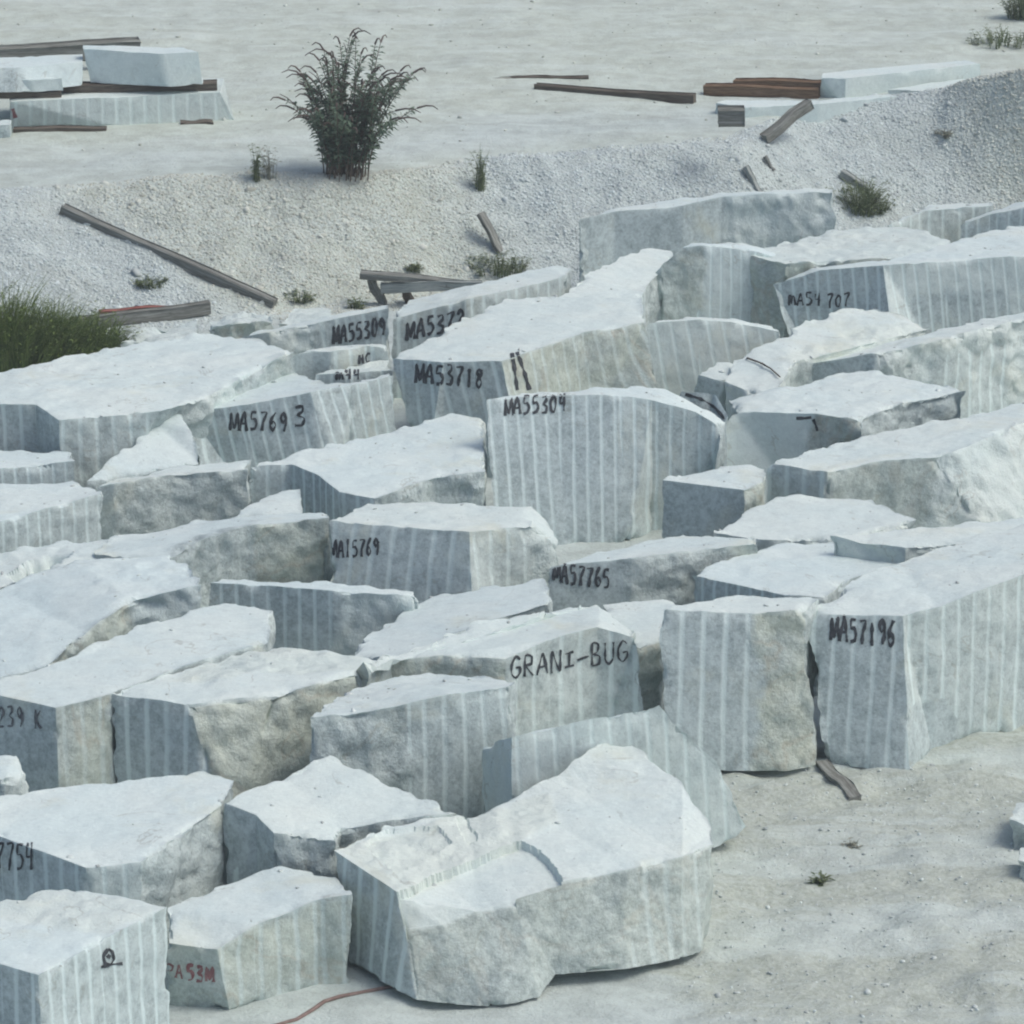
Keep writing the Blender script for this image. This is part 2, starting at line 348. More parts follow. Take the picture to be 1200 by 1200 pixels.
def solid(name, label, T, B, styles, top='t', patches=(), amp=1.0, tilt=0.0, L=.052, steps=(), topaxis=None, bev=.012, cat='stone block', group=GROUP, key=None, phase=None, mat=None):
    """A stone: top ring T, bottom ring B (both world points, counter-clockwise from above), one style letter per side."""
    n = len(T); styles = (styles + 'r'*n)[:n]
    c = sum(B, Vector())/n; base = Vector((c.x, c.y, min(p.z for p in B)))
    bm = bmesh.new(); lay = bm.faces.layers.int.new('fid')
    tv = [bm.verts.new(p-base) for p in T]; bv = [bm.verts.new(p-base) for p in B]
    f = bm.faces.new(tv); f[lay] = 0
    f = bm.faces.new(bv[::-1]); f[lay] = n+1
    for i in range(n):
        j = (i+1) % n; f = bm.faces.new((bv[i], bv[j], tv[j], tv[i])); f[lay] = i+1
    bmesh.ops.bevel(bm, geom=[e for e in bm.edges if e.calc_face_angle(0) > .3], offset=bev, segments=1, affect='EDGES', clamp_overlap=True, profile=.5)
    bmesh.ops.triangulate(bm, faces=bm.faces[:], quad_method='BEAUTY', ngon_method='BEAUTY')
    for it in range(9):
        long = [e for e in bm.edges if e.calc_length() > 1.45*L and not all(g[lay] == n+1 for g in e.link_faces)]
        if not long: break
        bmesh.ops.subdivide_edges(bm, edges=long, cuts=1)
        bmesh.ops.triangulate(bm, faces=[g for g in bm.faces if len(g.verts) > 3], quad_method='SHORT_EDGE', ngon_method='BEAUTY')
    bm.verts.index_update()
    P = np.array([v.co for v in bm.verts]); FA = np.array([[v.index for v in g.verts] for g in bm.faces]); fid = np.array([g[lay] for g in bm.faces])
    bm.free()
    lut = np.array([STY[top]] + [STY[s] for s in styles] + [STY['r']]); sty = lut[fid].copy()
    cen = P[FA].mean(1) + np.array(base)
    fn = np.cross(P[FA[:, 1]]-P[FA[:, 0]], P[FA[:, 2]]-P[FA[:, 0]])
    jc = cen + np.stack([fbm(cen, .45, 3, 200+i) for i in range(3)], -1)*.22
    nrm = [((T[(i+1) % n]-T[i]).y, -(T[(i+1) % n]-T[i]).x) for i in range(n)]; nrm = np.array([np.array(q)/(math.hypot(*q)+1e-9) for q in nrm])
    side = (fid >= 1) & (fid <= n)
    if side.any():
        D = np.stack([np.linalg.norm(jc[:, :2]-np.array(T[i])[:2]-np.clip(((jc[:, :2]-np.array(T[i])[:2]) @ np.array(T[(i+1) % n]-T[i])[:2])/(((T[(i+1) % n]-T[i]).xy.length_squared)+1e-9), 0, 1)[:, None]*np.array(T[(i+1) % n]-T[i])[:2], axis=1) for i in range(n)], -1)
        own = np.clip(fid-1, 0, n-1); dots = nrm[own] @ nrm.T
        D = np.where(dots > .86, D, 1e9); pick = D.argmin(1); ok = side & (D.min(1) < 1e8)
        sty[ok] = np.array([STY[q] for q in styles])[pick[ok]]
    if patches:
        pc = project(cen + np.stack([fbm(cen, .3, 2, 5)*.05]*3, -1))
        facing = (fn*(np.array([0, 0, CAM_H])-cen)).sum(1) > 0
        for poly, s in patches:
            sty[inpoly(pc, poly) & facing] = STY[s]
    # averages on vertices
    VN = np.zeros_like(P); VS = np.zeros((len(P), 4)); VC = np.zeros(len(P)); fmin = np.full(len(P), 999); fmax = np.full(len(P), -1)
    for k in range(3):
        np.add.at(VN, FA[:, k], fn); np.add.at(VS, FA[:, k], sty); np.add.at(VC, FA[:, k], 1)
        np.minimum.at(fmin, FA[:, k], fid); np.maximum.at(fmax, FA[:, k], fid)
    ln = np.linalg.norm(fn, axis=1)[:, None]+1e-12; VU = np.zeros_like(P)
    for k in range(3): np.add.at(VU, FA[:, k], fn/ln)
    VN /= np.linalg.norm(VN, axis=1)[:, None]+1e-9; VS /= VC[:, None]; edge = np.linalg.norm(VU, axis=1)/VC < .955
    # soften the arrises
    E = np.concatenate([FA[:, [0, 1]], FA[:, [1, 2]], FA[:, [2, 0]]]); acc = np.zeros_like(P); cnt = np.zeros(len(P))
    np.add.at(acc, E[:, 0], P[E[:, 1]]); np.add.at(cnt, E[:, 0], 1); np.add.at(acc, E[:, 1], P[E[:, 0]]); np.add.at(cnt, E[:, 1], 1)
    def relax(Q, it):
        for _ in range(it):
            a = np.zeros_like(Q); np.add.at(a, E[:, 0], Q[E[:, 1]]); np.add.at(a, E[:, 1], Q[E[:, 0]]); Q = .35*Q + .65*a/(cnt if Q.ndim == 1 else cnt[:, None])
        return Q
    VN0 = VN.copy(); VN = relax(VN, 3); VN /= np.linalg.norm(VN, axis=1)[:, None]+1e-9; VS[:, 3] = relax(VS[:, 3], 3)
    lap = acc/cnt[:, None]-P; P0 = P.copy(); P = P + 0*lap
    W = P + np.array(base); A = VS[:, 3]*amp
    warp = np.stack([fbm(W, .8, 3, 40+i) for i in range(3)], -1)*.022*amp*np.minimum(A/.03, 1)[:, None]
    d = fbm(W, .55, 5, 77, .55)*A*1.5 - np.abs(fbm(W, .4, 3, 99))*A*.8 + fbm(W, .16, 2, 55)*A*.42 - np.maximum(0, fbm(W, .3, 2, 66)-.12)*np.maximum(A-.02, 0)*2.2
    ew = relax(edge.astype(float), 2)*1.6
    chip = np.clip(ew, 0, 1)*np.where(ew > .02, np.maximum(0, fbm(W, .26, 2, 123)-.03)*.22*np.clip(A/.03, .2, 1.2), 0)
    P = P + warp + VN*(d-chip)[:, None]
    P[:, 2] = np.where(P0[:, 2] < .02, np.minimum(P[:, 2], P0[:, 2]+.02), P[:, 2])
    if steps:
        q = project(P+np.array(base)); q = q + np.stack([fbm(W, .25, 3, 61), fbm(W, .25, 3, 62)], -1)*5
        for poly, dz in steps:
            P[:, 2] += dz*relax((inpoly(q, poly) & (VN0[:, 2] > .3)).astype(float), 0 if L < .03 else 1)
    me = npmesh(name, P, FA, mat or M_GRANITE)
    pattr(me, 'stripe', sty[:, 0], 'FACE'); pattr(me, 'rough', np.clip(VS[:, 3]/.05*(1-.35*VS[:, 2]), .12, 1.1)); pattr(me, 'tan', VS[:, 1]); pattr(me, 'dust_lit', VS[:, 2])
    ph = rng.random() if phase is None else phase
    uvs = np.zeros((len(FA), 3, 2))
    for i in range(n):
        s = fid == i+1
        if not s.any(): continue
        e = T[(i+1) % n]-T[i]; e.z = 0; e.normalize()
        q = P0[FA[s]]-np.array(T[i]-base); H = T[i].z-base.z
        uvs[s, :, 0] = q @ np.array(e) + tilt*(q[:, :, 2]) + ph; uvs[s, :, 1] = q[:, :, 2]
    if topaxis is not None:
        s = fid == 0; uvs[s, :, 0] = (P0[FA[s]] @ np.array(topaxis)) + tilt*P0[FA[s]][:, :, 2] + ph; uvs[s, :, 1] = P0[FA[s]][:, :, 2]
    uvl = me.uv_layers.new(name='face_uv'); uvl.data.foreach_set('uv', uvs.astype(np.float32).ravel())
    me.polygons.foreach_set('use_smooth', [True]*len(me.polygons)); me.set_sharp_from_angle(angle=math.radians(38))
    o = link(name, me); o.location = base; tag(o, label, cat, group)
    if key: BLK[key] = (o, BVHTree.FromPolygons([Vector(p)+base for p in P], [tuple(map(int, t)) for t in FA]), base)
    PLAN.append((key or label, [(p.x, p.y) for p in T], [(p.x, p.y) for p in B]))
    return o
PLAN = []
def block(key, label, tops, styles='', bots={}, zb=0.0, sink=.06, name='granite_block', **kw):
    T = [G(u, v, zb+h) for u, v, h in tops]; B = []
    for i, p in enumerate(T):
        if i in bots:
            b = bots[i]; B.append(G(b[0], b[1], zb + (b[2] if len(b) > 2 else -.02)))
        else: B.append(Vector((p.x, p.y, zb-sink)))
    return solid(name, label, T, B, styles, key=key, **kw)

block('B1', 'huge split block in the front, its broken grey face overhanging the dirt',
      [(390, 995, 1.10), (464, 1044, 1.0), (474, 1082, .74), (520, 1076, .78), (560, 1058, .88), (604, 1050, .92), (655, 1034, .98), (735, 1019, 1.0), (800, 1003, 1.0), (837, 989, .98),
       (834, 972, 1.0), (800, 918, 1.22), (742, 871, 1.32), (705, 870, 1.32), (672, 888, 1.3), (652, 908, 1.2), (600, 932, 1.12), (550, 955, 1.1), (450, 965, 1.1)],
      'SSgggggGGgrr', {0: (406, 1128, .06), 1: (462, 1160, .10), 2: (488, 1172, .08), 3: (530, 1178, .05), 4: (577, 1181, .02), 5: (632, 1170, .03), 6: (652, 1144, .14), 7: (735, 1136, .12), 8: (800, 1123, .03), 9: (822, 1118)},
      L=.024, amp=.85, patches=[([(385, 990), (560, 950), (640, 935), (660, 960), (560, 1010), (468, 1046)], 'y'), ([(650, 905), (710, 865), (800, 900), (840, 990), (735, 1015), (660, 1030)], 't')],
      steps=[([(466, 1047), (520, 1024), (612, 984), (640, 1000), (660, 1030), (640, 1066), (474, 1099)], -.075),
             ([(428, 988), (455, 972), (515, 966), (530, 988), (500, 1004), (462, 1022)], -.03), ([(535, 962), (548, 958), (558, 985), (548, 990)], -.025)])
# slab leaning behind it
def slab_front(key, label, line, poly, depth, style, **kw):
    """A stone whose long face stands on a ground line; the face outline is given, the body runs back from it."""
    a, b = G(*line[0], 0), G(*line[1], 0); e = (b-a).normalized(); nrm = Vector((-e.y, e.x, 0))
    o = Vector((0, 0, CAM_H)); pts = []
    for u, v in poly:
        d = ray(u, v); t = (a-o).dot(nrm)/d.dot(nrm); pts.append(o+d*t)
    lean = .18
    T = [p - nrm*0 for p in pts]; Bk = [p + nrm*depth + Vector((0, 0, -.36 if p.z > .4 else 0)) for p in pts]
    return solid('granite_block', label, T, Bk, style, key=key, topaxis=e, **kw)
slab_front('B2', 'light drill-lined slab on edge, its end sloping down behind the huge front block', ((600, 1035), (852, 992)),
           [(852, 990), (872, 968), (860, 930), (840, 893), (808, 862), (772, 826), (690, 843), (600, 864), (600, 1030), (720, 1014)], .75, 'rwwwwtttrr', top='p', phase=.05, tilt=.06)
block('B3', 'block with broad tilted top and dark notched end, behind the huge front block',
      [(257, 937, 1.25), (300, 955, 1.2), (322, 977, 1.12), (395, 984, 1.1), (405, 970, 1.1), (460, 960, 1.12), (533, 955, 1.12), (460, 917, 1.2), (385, 885, 1.25), (330, 907, 1.25)],
      'Smrr', {0: (274, 1092)}, patches=[([(256, 935), (300, 955), (305, 1020), (262, 1020)], 'm')])
block('B4', 'drill-marked block in the bottom left corner painted with a small black ring',
      [(-60, 1103, 1.25), (0, 1129, 1.22), (45, 1142, 1.2), (120, 1102, 1.22), (196, 1063, 1.25), (130, 1048, 1.27), (75, 1035, 1.27), (-60, 1072, 1.25)], 'SSsstt', top='t',
      patches=[([(-60, 1060), (75, 1030), (200, 1062), (125, 1092), (0, 1078)], 'y')])
block('B5', 'low block with faint red lettering on its shaded end, at the bottom left',
      [(195, 1104, .70), (255, 1113, .66), (300, 1083, .80), (372, 1053, .9), (412, 1047, .95), (392, 1022, .88), (310, 1015, .85), (195, 1062, .78)], 'gBBBr', {0: (196, 1180), 1: (270, 1190), 4: (413, 1160)})
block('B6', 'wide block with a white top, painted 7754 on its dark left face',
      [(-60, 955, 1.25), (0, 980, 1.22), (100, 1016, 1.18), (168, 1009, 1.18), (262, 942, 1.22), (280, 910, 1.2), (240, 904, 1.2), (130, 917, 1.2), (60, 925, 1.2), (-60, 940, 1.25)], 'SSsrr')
block('B7', 'small pale block cut by the left frame edge, above the wide 7754 block', [(-60, 905, 1.0), (5, 912, 1.0), (34, 914, .9), (22, 882, 1.02), (-60, 880, 1.05)], 'rrw')
block('B8', 'block with a long bare grey top and a faded painted number on its shaded face',
      [(-60, 800, 1.3), (0, 815, 1.3), (65, 829, 1.3), (130, 813, 1.3), (240, 773, 1.28), (316, 752, 1.25), (319, 716, 1.25), (300, 707, 1.25), (262, 706, 1.25), (160, 732, 1.3), (90, 768, 1.3), (0, 797, 1.3)], 'mmBrr', top='l')
block('B9', 'block with rust-streaked white top, striped dark end and broken beige front',
      [(128, 812, 1.3), (222, 824, 1.3), (330, 812, 1.33), (425, 787, 1.33), (445, 772, 1.2), (330, 757, 1.2), (245, 775, 1.25)], 'Sbbr', {1: (268, 985)},
      patches=[([(200, 800), (250, 765), (330, 757), (430, 765), (420, 785), (330, 790)], 'y')])
block('B10', 'block with ragged front, half rough and half drill-marked, below the GRANI-BUG block',
      [(362, 840, 1.55), (440, 830, 1.6), (482, 823, 1.62), (530, 813, 1.65), (601, 801, 1.65), (605, 796, 1.5), (545, 789, 1.3), (470, 787, 1.2), (400, 812, 1.3)], 'rrssr',
      patches=[([(480, 910), (520, 885), (560, 872), (606, 868), (612, 960), (480, 960)], 'S')])
block('B11', 'block painted with the words GRANI-BUG',
      [(425, 788, 1.3), (452, 773, 1.3), (520, 769, 1.3), (592, 772, 1.3), (645, 749, 1.38), (700, 734, 1.40), (744, 747, 1.27), (746, 738, 1.22), (703, 705, 1.3), (640, 713, 1.3), (560, 729, 1.3), (470, 765, 1.3)],
      'bbbsssr', {6: (766, 897)})
block('B12', 'thin sloping slab with a bare smooth top, behind the GRANI-BUG block',
      [(405, 770, 1.0), (470, 770, 1.1), (565, 731, 1.15), (650, 703, 1.2), (637, 679, 1.1), (500, 700, .95), (440, 740, .95)], 'rrr', top='l')
block('B13', 'low block painted MA57765 on its smooth dark end', [(638, 663, 1.15), (740, 654, 1.2), (792, 648, 1.2), (890, 635, 1.2), (885, 628, 1.1), (800, 628, 1.0), (700, 645, 1.05)], 'mrrr')
block('B14', 'flat-topped block showing a thin dark edge, right of the MA57765 block', [(810, 673, 1.1), (920, 698, 1.15), (965, 700, 1.15), (1000, 676, 1.1), (1078, 656, 1.1), (1000, 633, 1.05), (897, 636, 1.05)], 'Srrr')
block('B15', 'upright unnumbered block with pale drill lines, left neighbour of the MA57196 block',
      [(773, 713, 1.64), (885, 717, 1.64), (946, 714, 1.64), (963, 698, 1.6), (870, 697, 1.55), (820, 703, 1.6)], 'Sbr', {0: (782, 905), 1: (907, 903), 2: (955, 899)}, phase=.1)
block('B16', 'tall block painted MA57196, rightmost of the front row beside the dirt',
      [(945, 719, 1.52), (1057, 722, 1.565), (1100, 711, 1.61), (1210, 668, 1.75), (1290, 645, 1.84), (1290, 612, 1.6), (1200, 612, 1.55), (1050, 657, 1.55), (990, 683, 1.6)], 'SsssrtL'.replace('L', 'r'),
      {0: (966, 896), 1: (1066, 906)}, patches=[([(1065, 830), (1105, 822), (1122, 842), (1118, 880), (1070, 905)], 'm')])
block('B17', 'long flat ledge of a block behind the MA57196 block', [(972, 627, 1.3), (1062, 641, 1.3), (1200, 629, 1.3), (1290, 620, 1.3), (1290, 600, 1.2), (1200, 606, 1.25), (1090, 615, 1.25)], 'www')
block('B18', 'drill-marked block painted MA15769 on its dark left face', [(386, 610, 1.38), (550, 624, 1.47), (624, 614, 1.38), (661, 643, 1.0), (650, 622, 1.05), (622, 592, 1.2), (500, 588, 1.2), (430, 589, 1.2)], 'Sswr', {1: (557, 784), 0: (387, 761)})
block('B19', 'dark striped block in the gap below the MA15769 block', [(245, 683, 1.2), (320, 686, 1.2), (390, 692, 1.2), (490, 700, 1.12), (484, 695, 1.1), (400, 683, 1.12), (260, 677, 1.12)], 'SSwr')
block('B20', 'rounded broken boulder-like block with a bare sloping left side and beige underside',
      [(-60, 802, .95), (0, 794, .92), (60, 779, .97), (100, 742, 1.1), (150, 702, 1.3), (235, 686, 1.35), (224, 664, 1.3), (198, 650, 1.25), (85, 653, 1.25), (0, 690, 1.1), (-60, 710, 1.1)], 'rrbbwr', top='l',
      patches=[([(80, 645), (205, 645), (240, 690), (150, 702), (110, 690)], 't')], amp=1.5)
block('B21', 'flat rough ledge with a dark hollow, at the left edge between two pale blocks', [(-60, 690, .9), (0, 686, .9), (50, 668, 1.0), (130, 656, 1.05), (140, 641, 1.05), (120, 632, 1.0), (0, 645, .95), (-60, 650, .95)], 'rrr', top='t', amp=1.6, L=.045, steps=[([(10, 674), (40, 656), (80, 650), (62, 663), (30, 682)], -.22)])
block('B22', 'rough beige block with sloping top, left of the MA15769 block', [(110, 650, 1.1), (200, 655, 1.15), (235, 633, 1.2), (290, 616, 1.22), (386, 607, 1.22), (384, 600, 1.1), (300, 604, 1.1), (230, 610, 1.05), (130, 632, 1.05)], 'wbbbr',
      patches=[([(200, 640), (300, 610), (300, 720), (200, 720)], 'r')], top='l')
block('B23', 'rough grey block without marks, below the MA57693 block', [(112, 570, 1.15), (133, 567, 1.18), (200, 556, 1.18), (292, 550, 1.2), (292, 541, 1.1), (225, 545, 1.1), (150, 558, 1.1)], 'mrrr')
block('B24', 'small triangular grey stone wedged in front of the large bare white top', [(262, 606, 1.05), (355, 604, 1.07), (352, 573, 1.1), (318, 576, 1.1)], 'rr', top='l')
block('B25', 'block with large clean white top and dark curved left face, left of MA55304',
      [(289, 546, 1.1), (340, 543, 1.12), (372, 556, 1.1), (398, 576, 1.06), (440, 584, 1.05), (480, 568, 1.1), (512, 558, 1.1), (567, 554, 1.1), (567, 490, 1.1), (530, 486, 1.1), (478, 497, 1.1), (360, 527, 1.1)], 'SSSSrrr')
block('B26', 'pale block with short drill marks along its long front, at the left edge', [(-60, 625, 1.2), (0, 612, 1.2), (55, 596, 1.2), (118, 579, 1.2), (116, 572, 1.15), (85, 564, 1.1), (0, 568, 1.1), (-60, 572, 1.1)], 'sss')
block('B27', 'low narrow pale block at the left edge under a dark striped corner', [(-60, 553, 1.05), (0, 548, 1.05), (88, 540, 1.05), (86, 530, 1.0), (0, 526, .95), (-60, 526, .95)], 'ss')
block('B28', 'block painted MA57693 with a pale striped right side', [(221, 483, 1.06), (290, 474, 1.19), (364, 460, 1.33), (410, 452, 1.32), (462, 440, 1.32), (457, 437, 1.25), (410, 449, 1.25), (385, 451, 1.2), (345, 436, 1.0), (300, 442, .95)], 'SSss', {0: (240, 590), 2: (398, 584)}, tilt=.2)
block('B29', 'smooth triangular slab leaning between the widest white top and the MA57693 block', [(104, 564, .8), (236, 544, .8), (230, 505, 1.1), (215, 484, 1.2), (200, 478, 1.2), (180, 492, 1.15)], 'rr', top='l')
block('B30', 'biggest white-topped block at upper left, in front of the long grass',
      [(-60, 478, 1.4), (0, 473, 1.4), (42, 474, 1.4), (70, 493, 1.35), (110, 489, 1.35), (190, 482, 1.35), (240, 466, 1.32), (280, 444, 1.3), (345, 412, 1.3), (300, 397, 1.2), (250, 391, 1.2), (150, 404, 1.2), (60, 422, 1.25), (-60, 445, 1.25)], 'SSmssrw', amp=1.3, bots={6: (140, 600), 5: (120, 610)})
block('B31', 'thin flat slab at the foot of the long grass', [(12, 442, .9), (75, 435, .9), (132, 416, .9), (126, 409, .85), (60, 421, .85)], 'rr')
block('B32', 'small dark-ended block with two black letters on its pale side', [(318, 425, 1.2), (345, 416, 1.25), (366, 411, 1.3), (388, 412, 1.3), (430, 405, 1.3), (456, 409, 1.25), (450, 404, 1.2), (420, 403, 1.2), (380, 406, 1.2)], 'mmmss')
block('B33', 'low block with a cream top and black letters M44 on its edge', [(368, 438, 1.12), (410, 437, 1.14), (458, 434, 1.12), (457, 421, 1.1), (410, 427, 1.1)], 'ss', top='y')
block('B34', 'block painted MA55309 at the back by the gravel bank', [(283, 395, 1.0), (316, 389, 1.1), (368, 379, 1.17), (398, 373, 1.22), (456, 361, 1.36), (456, 356, 1.3), (380, 372, 1.15), (300, 388, 1.0)], 'mwSS', tilt=.15)
block('B35', 'block painted MA5372, its number half hidden', [(459, 373, 1.16), (500, 363, 1.26), (546, 351, 1.4), (600, 340, 1.4), (665, 323, 1.4), (668, 315, 1.3), (640, 312, 1.3), (560, 330, 1.3), (480, 352, 1.1)], 'SSss')
block('B36', 'long block painted MA53718 with two black bars and a rust-veined side',
      [(458, 419, 1.42), (520, 425, 1.5), (588, 423, 1.55), (640, 405, 1.54), (685, 389, 1.52), (755, 378, 1.50), (752, 349, 1.45), (700, 344, 1.45), (600, 350, 1.42), (540, 375, 1.42)], 'SSBBBr', {0: (497, 560), 2: (618, 570), 5: (787, 520)}, tilt=.25)
block('B37', 'pale striped block with no number, right of the rust-veined MA53718 block', [(758, 379, 1.45), (820, 374, 1.45), (862, 377, 1.36), (912, 389, 1.15), (905, 381, 1.1), (860, 372, 1.3), (800, 370, 1.4)], 'ppp', tilt=.2)
block('B38', 'tall upright block painted MA55304, drill lines from top to bottom',
      [(569, 468, 1.74), (650, 463, 1.74), (722, 462, 1.74), (765, 469, 1.66), (815, 483, 1.48), (846, 501, 1.3), (852, 492, 1.25), (780, 453, 1.6), (700, 455, 1.68), (620, 459, 1.7)], 'SSsssr', {0: (584, 646), 1: (664, 640), 2: (738, 636), 5: (822, 632)})
block('B39', 'white-topped block behind the MA53718 block', [(655, 350, 1.3), (752, 351, 1.28), (757, 336, 1.22), (790, 304, 1.2), (788, 290, 1.2), (750, 292, 1.25), (690, 318, 1.3)], 'ss')
block('B40', 'block with dark slanting left end and pale striped side, left of the MA54707 block', [(754, 335, 1.0), (776, 310, 1.35), (801, 291, 1.57), (828, 288, 1.6), (880, 294, 1.48), (930, 306, 1.27), (925, 298, 1.25), (870, 286, 1.5), (812, 284, 1.5)], 'gggpp')
block('B41', 'rearmost long smooth blue-grey block against the gravel bank', [(677, 258, 1.4), (720, 248, 1.42), (800, 241, 1.45), (846, 230, 1.5), (900, 227, 1.5), (977, 225, 1.5), (975, 221, 1.4), (846, 226, 1.4), (720, 243, 1.35)], 'mmmww')
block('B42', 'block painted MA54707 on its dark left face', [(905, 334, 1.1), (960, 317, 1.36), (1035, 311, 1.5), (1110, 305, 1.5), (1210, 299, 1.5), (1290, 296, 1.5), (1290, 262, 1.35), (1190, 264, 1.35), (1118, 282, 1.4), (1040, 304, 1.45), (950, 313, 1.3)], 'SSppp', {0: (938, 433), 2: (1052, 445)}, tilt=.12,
      patches=[([(1069, 346), (1180, 335), (1184, 390), (1069, 400)], 'S')])
block('B43', 'flat rounded cream-stained stone behind the MA54707 block', [(878, 300, 1.4), (920, 308, 1.4), (1010, 304, 1.4), (1108, 300, 1.35), (1114, 282, 1.4), (1060, 262, 1.3), (980, 270, 1.3), (900, 288, 1.3)], 'bbb', top='y', amp=.8)
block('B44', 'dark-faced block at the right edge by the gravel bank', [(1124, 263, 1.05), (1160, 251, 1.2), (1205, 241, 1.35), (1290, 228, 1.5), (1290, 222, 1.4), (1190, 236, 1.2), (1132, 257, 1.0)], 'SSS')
block('B45', 'half-buried pale striped block beside the tuft of green weeds', [(1040, 263, 1.1), (1085, 247, 1.15), (1120, 243, 1.15), (1165, 241, 1.1), (1160, 237, 1.0), (1090, 240, 1.0)], 'sss')
block('B46', 'domed rough white boulder in front of the MA54707 block', [(850, 448, 1.05), (880, 458, 1.08), (905, 462, 1.1), (935, 422, 1.2), (1000, 406, 1.2), (1092, 385, 1.18), (1060, 368, 1.3), (1018, 358, 1.36), (985, 363, 1.34), (960, 369, 1.34), (900, 400, 1.25), (860, 420, 1.12)], 'www', top='t', amp=1.1,
      patches=[([(900, 420), (1000, 385), (1090, 375), (1090, 395), (930, 425)], 'y')])
block('B47', 'long broken-faced block with a smooth dark left end, at the right edge', [(935, 427, 1.06), (985, 420, 1.19), (1032, 413, 1.3), (1100, 400, 1.3), (1205, 371, 1.3), (1290, 350, 1.3), (1290, 340, 1.2), (1200, 362, 1.2), (1090, 390, 1.2), (938, 422, 1.0)], 'mmwww', amp=1.4,
      patches=[([(1095, 420), (1180, 400), (1180, 520), (1095, 520)], 's'), ([(1030, 415), (1075, 425), (1075, 450), (1020, 440)], 'r')])
block('B48', 'domed block with a smooth bluish cut face, right of the MA55304 block', [(860, 482, 1.25), (950, 485, 1.3), (1010, 492, 1.3), (1060, 471, 1.3), (1132, 458, 1.3), (1110, 450, 1.3), (1060, 440, 1.3), (1000, 432, 1.3), (930, 450, 1.25), (850, 466, 1.15)], 'lbrr', {0: (775, 605)}, amp=1.2)
block('B49', 'large block with three-faceted front and white top, at the right edge', [(900, 542, 1.25), (970, 552, 1.25), (1030, 541, 1.28), (1092, 535, 1.3), (1115, 531, 1.3), (1205, 493, 1.35), (1290, 470, 1.35), (1290, 450, 1.3), (1200, 470, 1.3), (1080, 497, 1.25), (1000, 512, 1.2)], 'Sggwww', {3: (1186, 662), 4: (1205, 660)})
block('B50', 'low block with a plain sawn grey face, tucked against the MA55304 block', [(776, 563, 1.15), (872, 574, 1.15), (897, 563, 1.15), (896, 548, 1.1), (850, 546, 1.1), (795, 553, 1.12)], 'mb')
block('B51', 'low dome-topped white stone in front of the plain sawn grey face', [(835, 624, 1.0), (895, 632, .98), (1000, 629, 1.0), (1076, 608, 1.05), (1020, 585, 1.02), (920, 582, 1.05), (870, 597, 1.02)], 'www', top='l', amp=1.2)
block('B52', 'small stone with a dark flat side, among pale rubble under the twig', [(812, 437, 1.0), (842, 446, 1.0), (880, 441, 1.0), (880, 426, 1.0), (840, 426, 1.0)], 'mww')
block('B53', 'white-topped block squeezed between the GRANI-BUG block and the upright unnumbered block', [(715, 736, 1.1), (745, 758, 1.15), (778, 749, 1.15), (800, 706, 1.1), (790, 699, 1.05), (705, 706, 1.05)], 'rbr')
block('B54', 'grey sloping block crossed by two curved black bars, behind the MA55304 block', [(790, 471, 1.2), (846, 503, 1.12), (853, 487, 1.28), (838, 462, 1.48), (800, 459, 1.5)], 'mml', top='m')

# loose rough stones
STG = 'loose rough stones lying round the yard'
block(None, 'low crumbly beige ledge of stone at the foot of the diagonal pole', [(236, 384, .35), (270, 380, .4), (322, 376, .42), (318, 365, .4), (280, 366, .4), (245, 374, .35)], 'bb', name='rough_stone', cat='stone', group=STG, amp=1.6, top='w', zb=.05)
block(None, 'flat cream stone left of the MA55309 block', [(326, 378, .4), (360, 378, .42), (388, 372, .45), (388, 361, .4), (345, 360, .4)], 'bbb', name='rough_stone', cat='stone', group=STG, amp=1.4, top='y')
block(None, 'pale crumbling stone beside the long grass', [(140, 400, .35), (200, 397, .38), (240, 386, .36), (225, 376, .3), (160, 385, .3)], 'rr', name='rough_stone', cat='stone', group=STG, amp=1.6, top='w')
block(None, 'small upright white stone between two pale blocks at the left edge', [(117, 590, .75), (132, 590, .75), (132, 584, .72), (118, 584, .72)], 'ww', name='rough_stone', cat='stone', group=STG, top='w', L=.05)
block(None, 'larger grey stone at the right frame edge on the dirt', [(1184, 962, .28), (1212, 968, .28), (1220, 940, .25), (1190, 940, .25)], 'rr', name='rough_stone', cat='stone', group=STG, top='w', L=.05)
block(None, 'smaller grey stone at the right frame edge, lower down the dirt', [(1192, 1008, .24), (1215, 1012, .24), (1220, 995, .2), (1196, 992, .2)], 'rr', name='rough_stone', cat='stone', group=STG, top='w', L=.05)

# sawn slabs on the plateau
Z1 = PLATEAU
SG = 'sawn granite slabs stored on the upper terrace'
block('S1', 'long thick slab with scalloped pale front, bottom of the left pile', [(12, 119, .46), (130, 114, .46), (258, 108, .46), (262, 92, .46), (12, 98, .46)], 'pp', {1: (132, 148), 2: (274, 141), 0: (12, 150)}, zb=Z1+.02, group=SG, name='granite_slab', amp=.25, bev=.012)
block('S3', 'squared block with a grey sawn end, on top of the left pile', [(97, 57, 1.17), (188, 63, 1.17), (232, 61, 1.17), (215, 55, 1.17), (97, 53, 1.17)], 'ltl', {0: (106, 97, .62), 1: (196, 102, .62), 2: (238, 99, .62), 3: (238, 92, .62), 4: (106, 90, .62)}, zb=Z1, group=SG, name='granite_slab', amp=.25, bev=.012, L=.08)
block('S4', 'flat white slab half hidden behind the squared block, left pile', [(22, 79, .98), (97, 72, .98), (97, 63, .98), (0, 67, .98), (-60, 70, .98), (-60, 80, .98)], 'll', {i: b for i, b in enumerate([(22, 108, .62), (97, 100, .62), (97, 90, .62), (0, 92, .62), (-60, 94, .62), (-60, 108, .62)])}, zb=Z1, group=SG, name='granite_slab', amp=.25, bev=.012, L=.08)
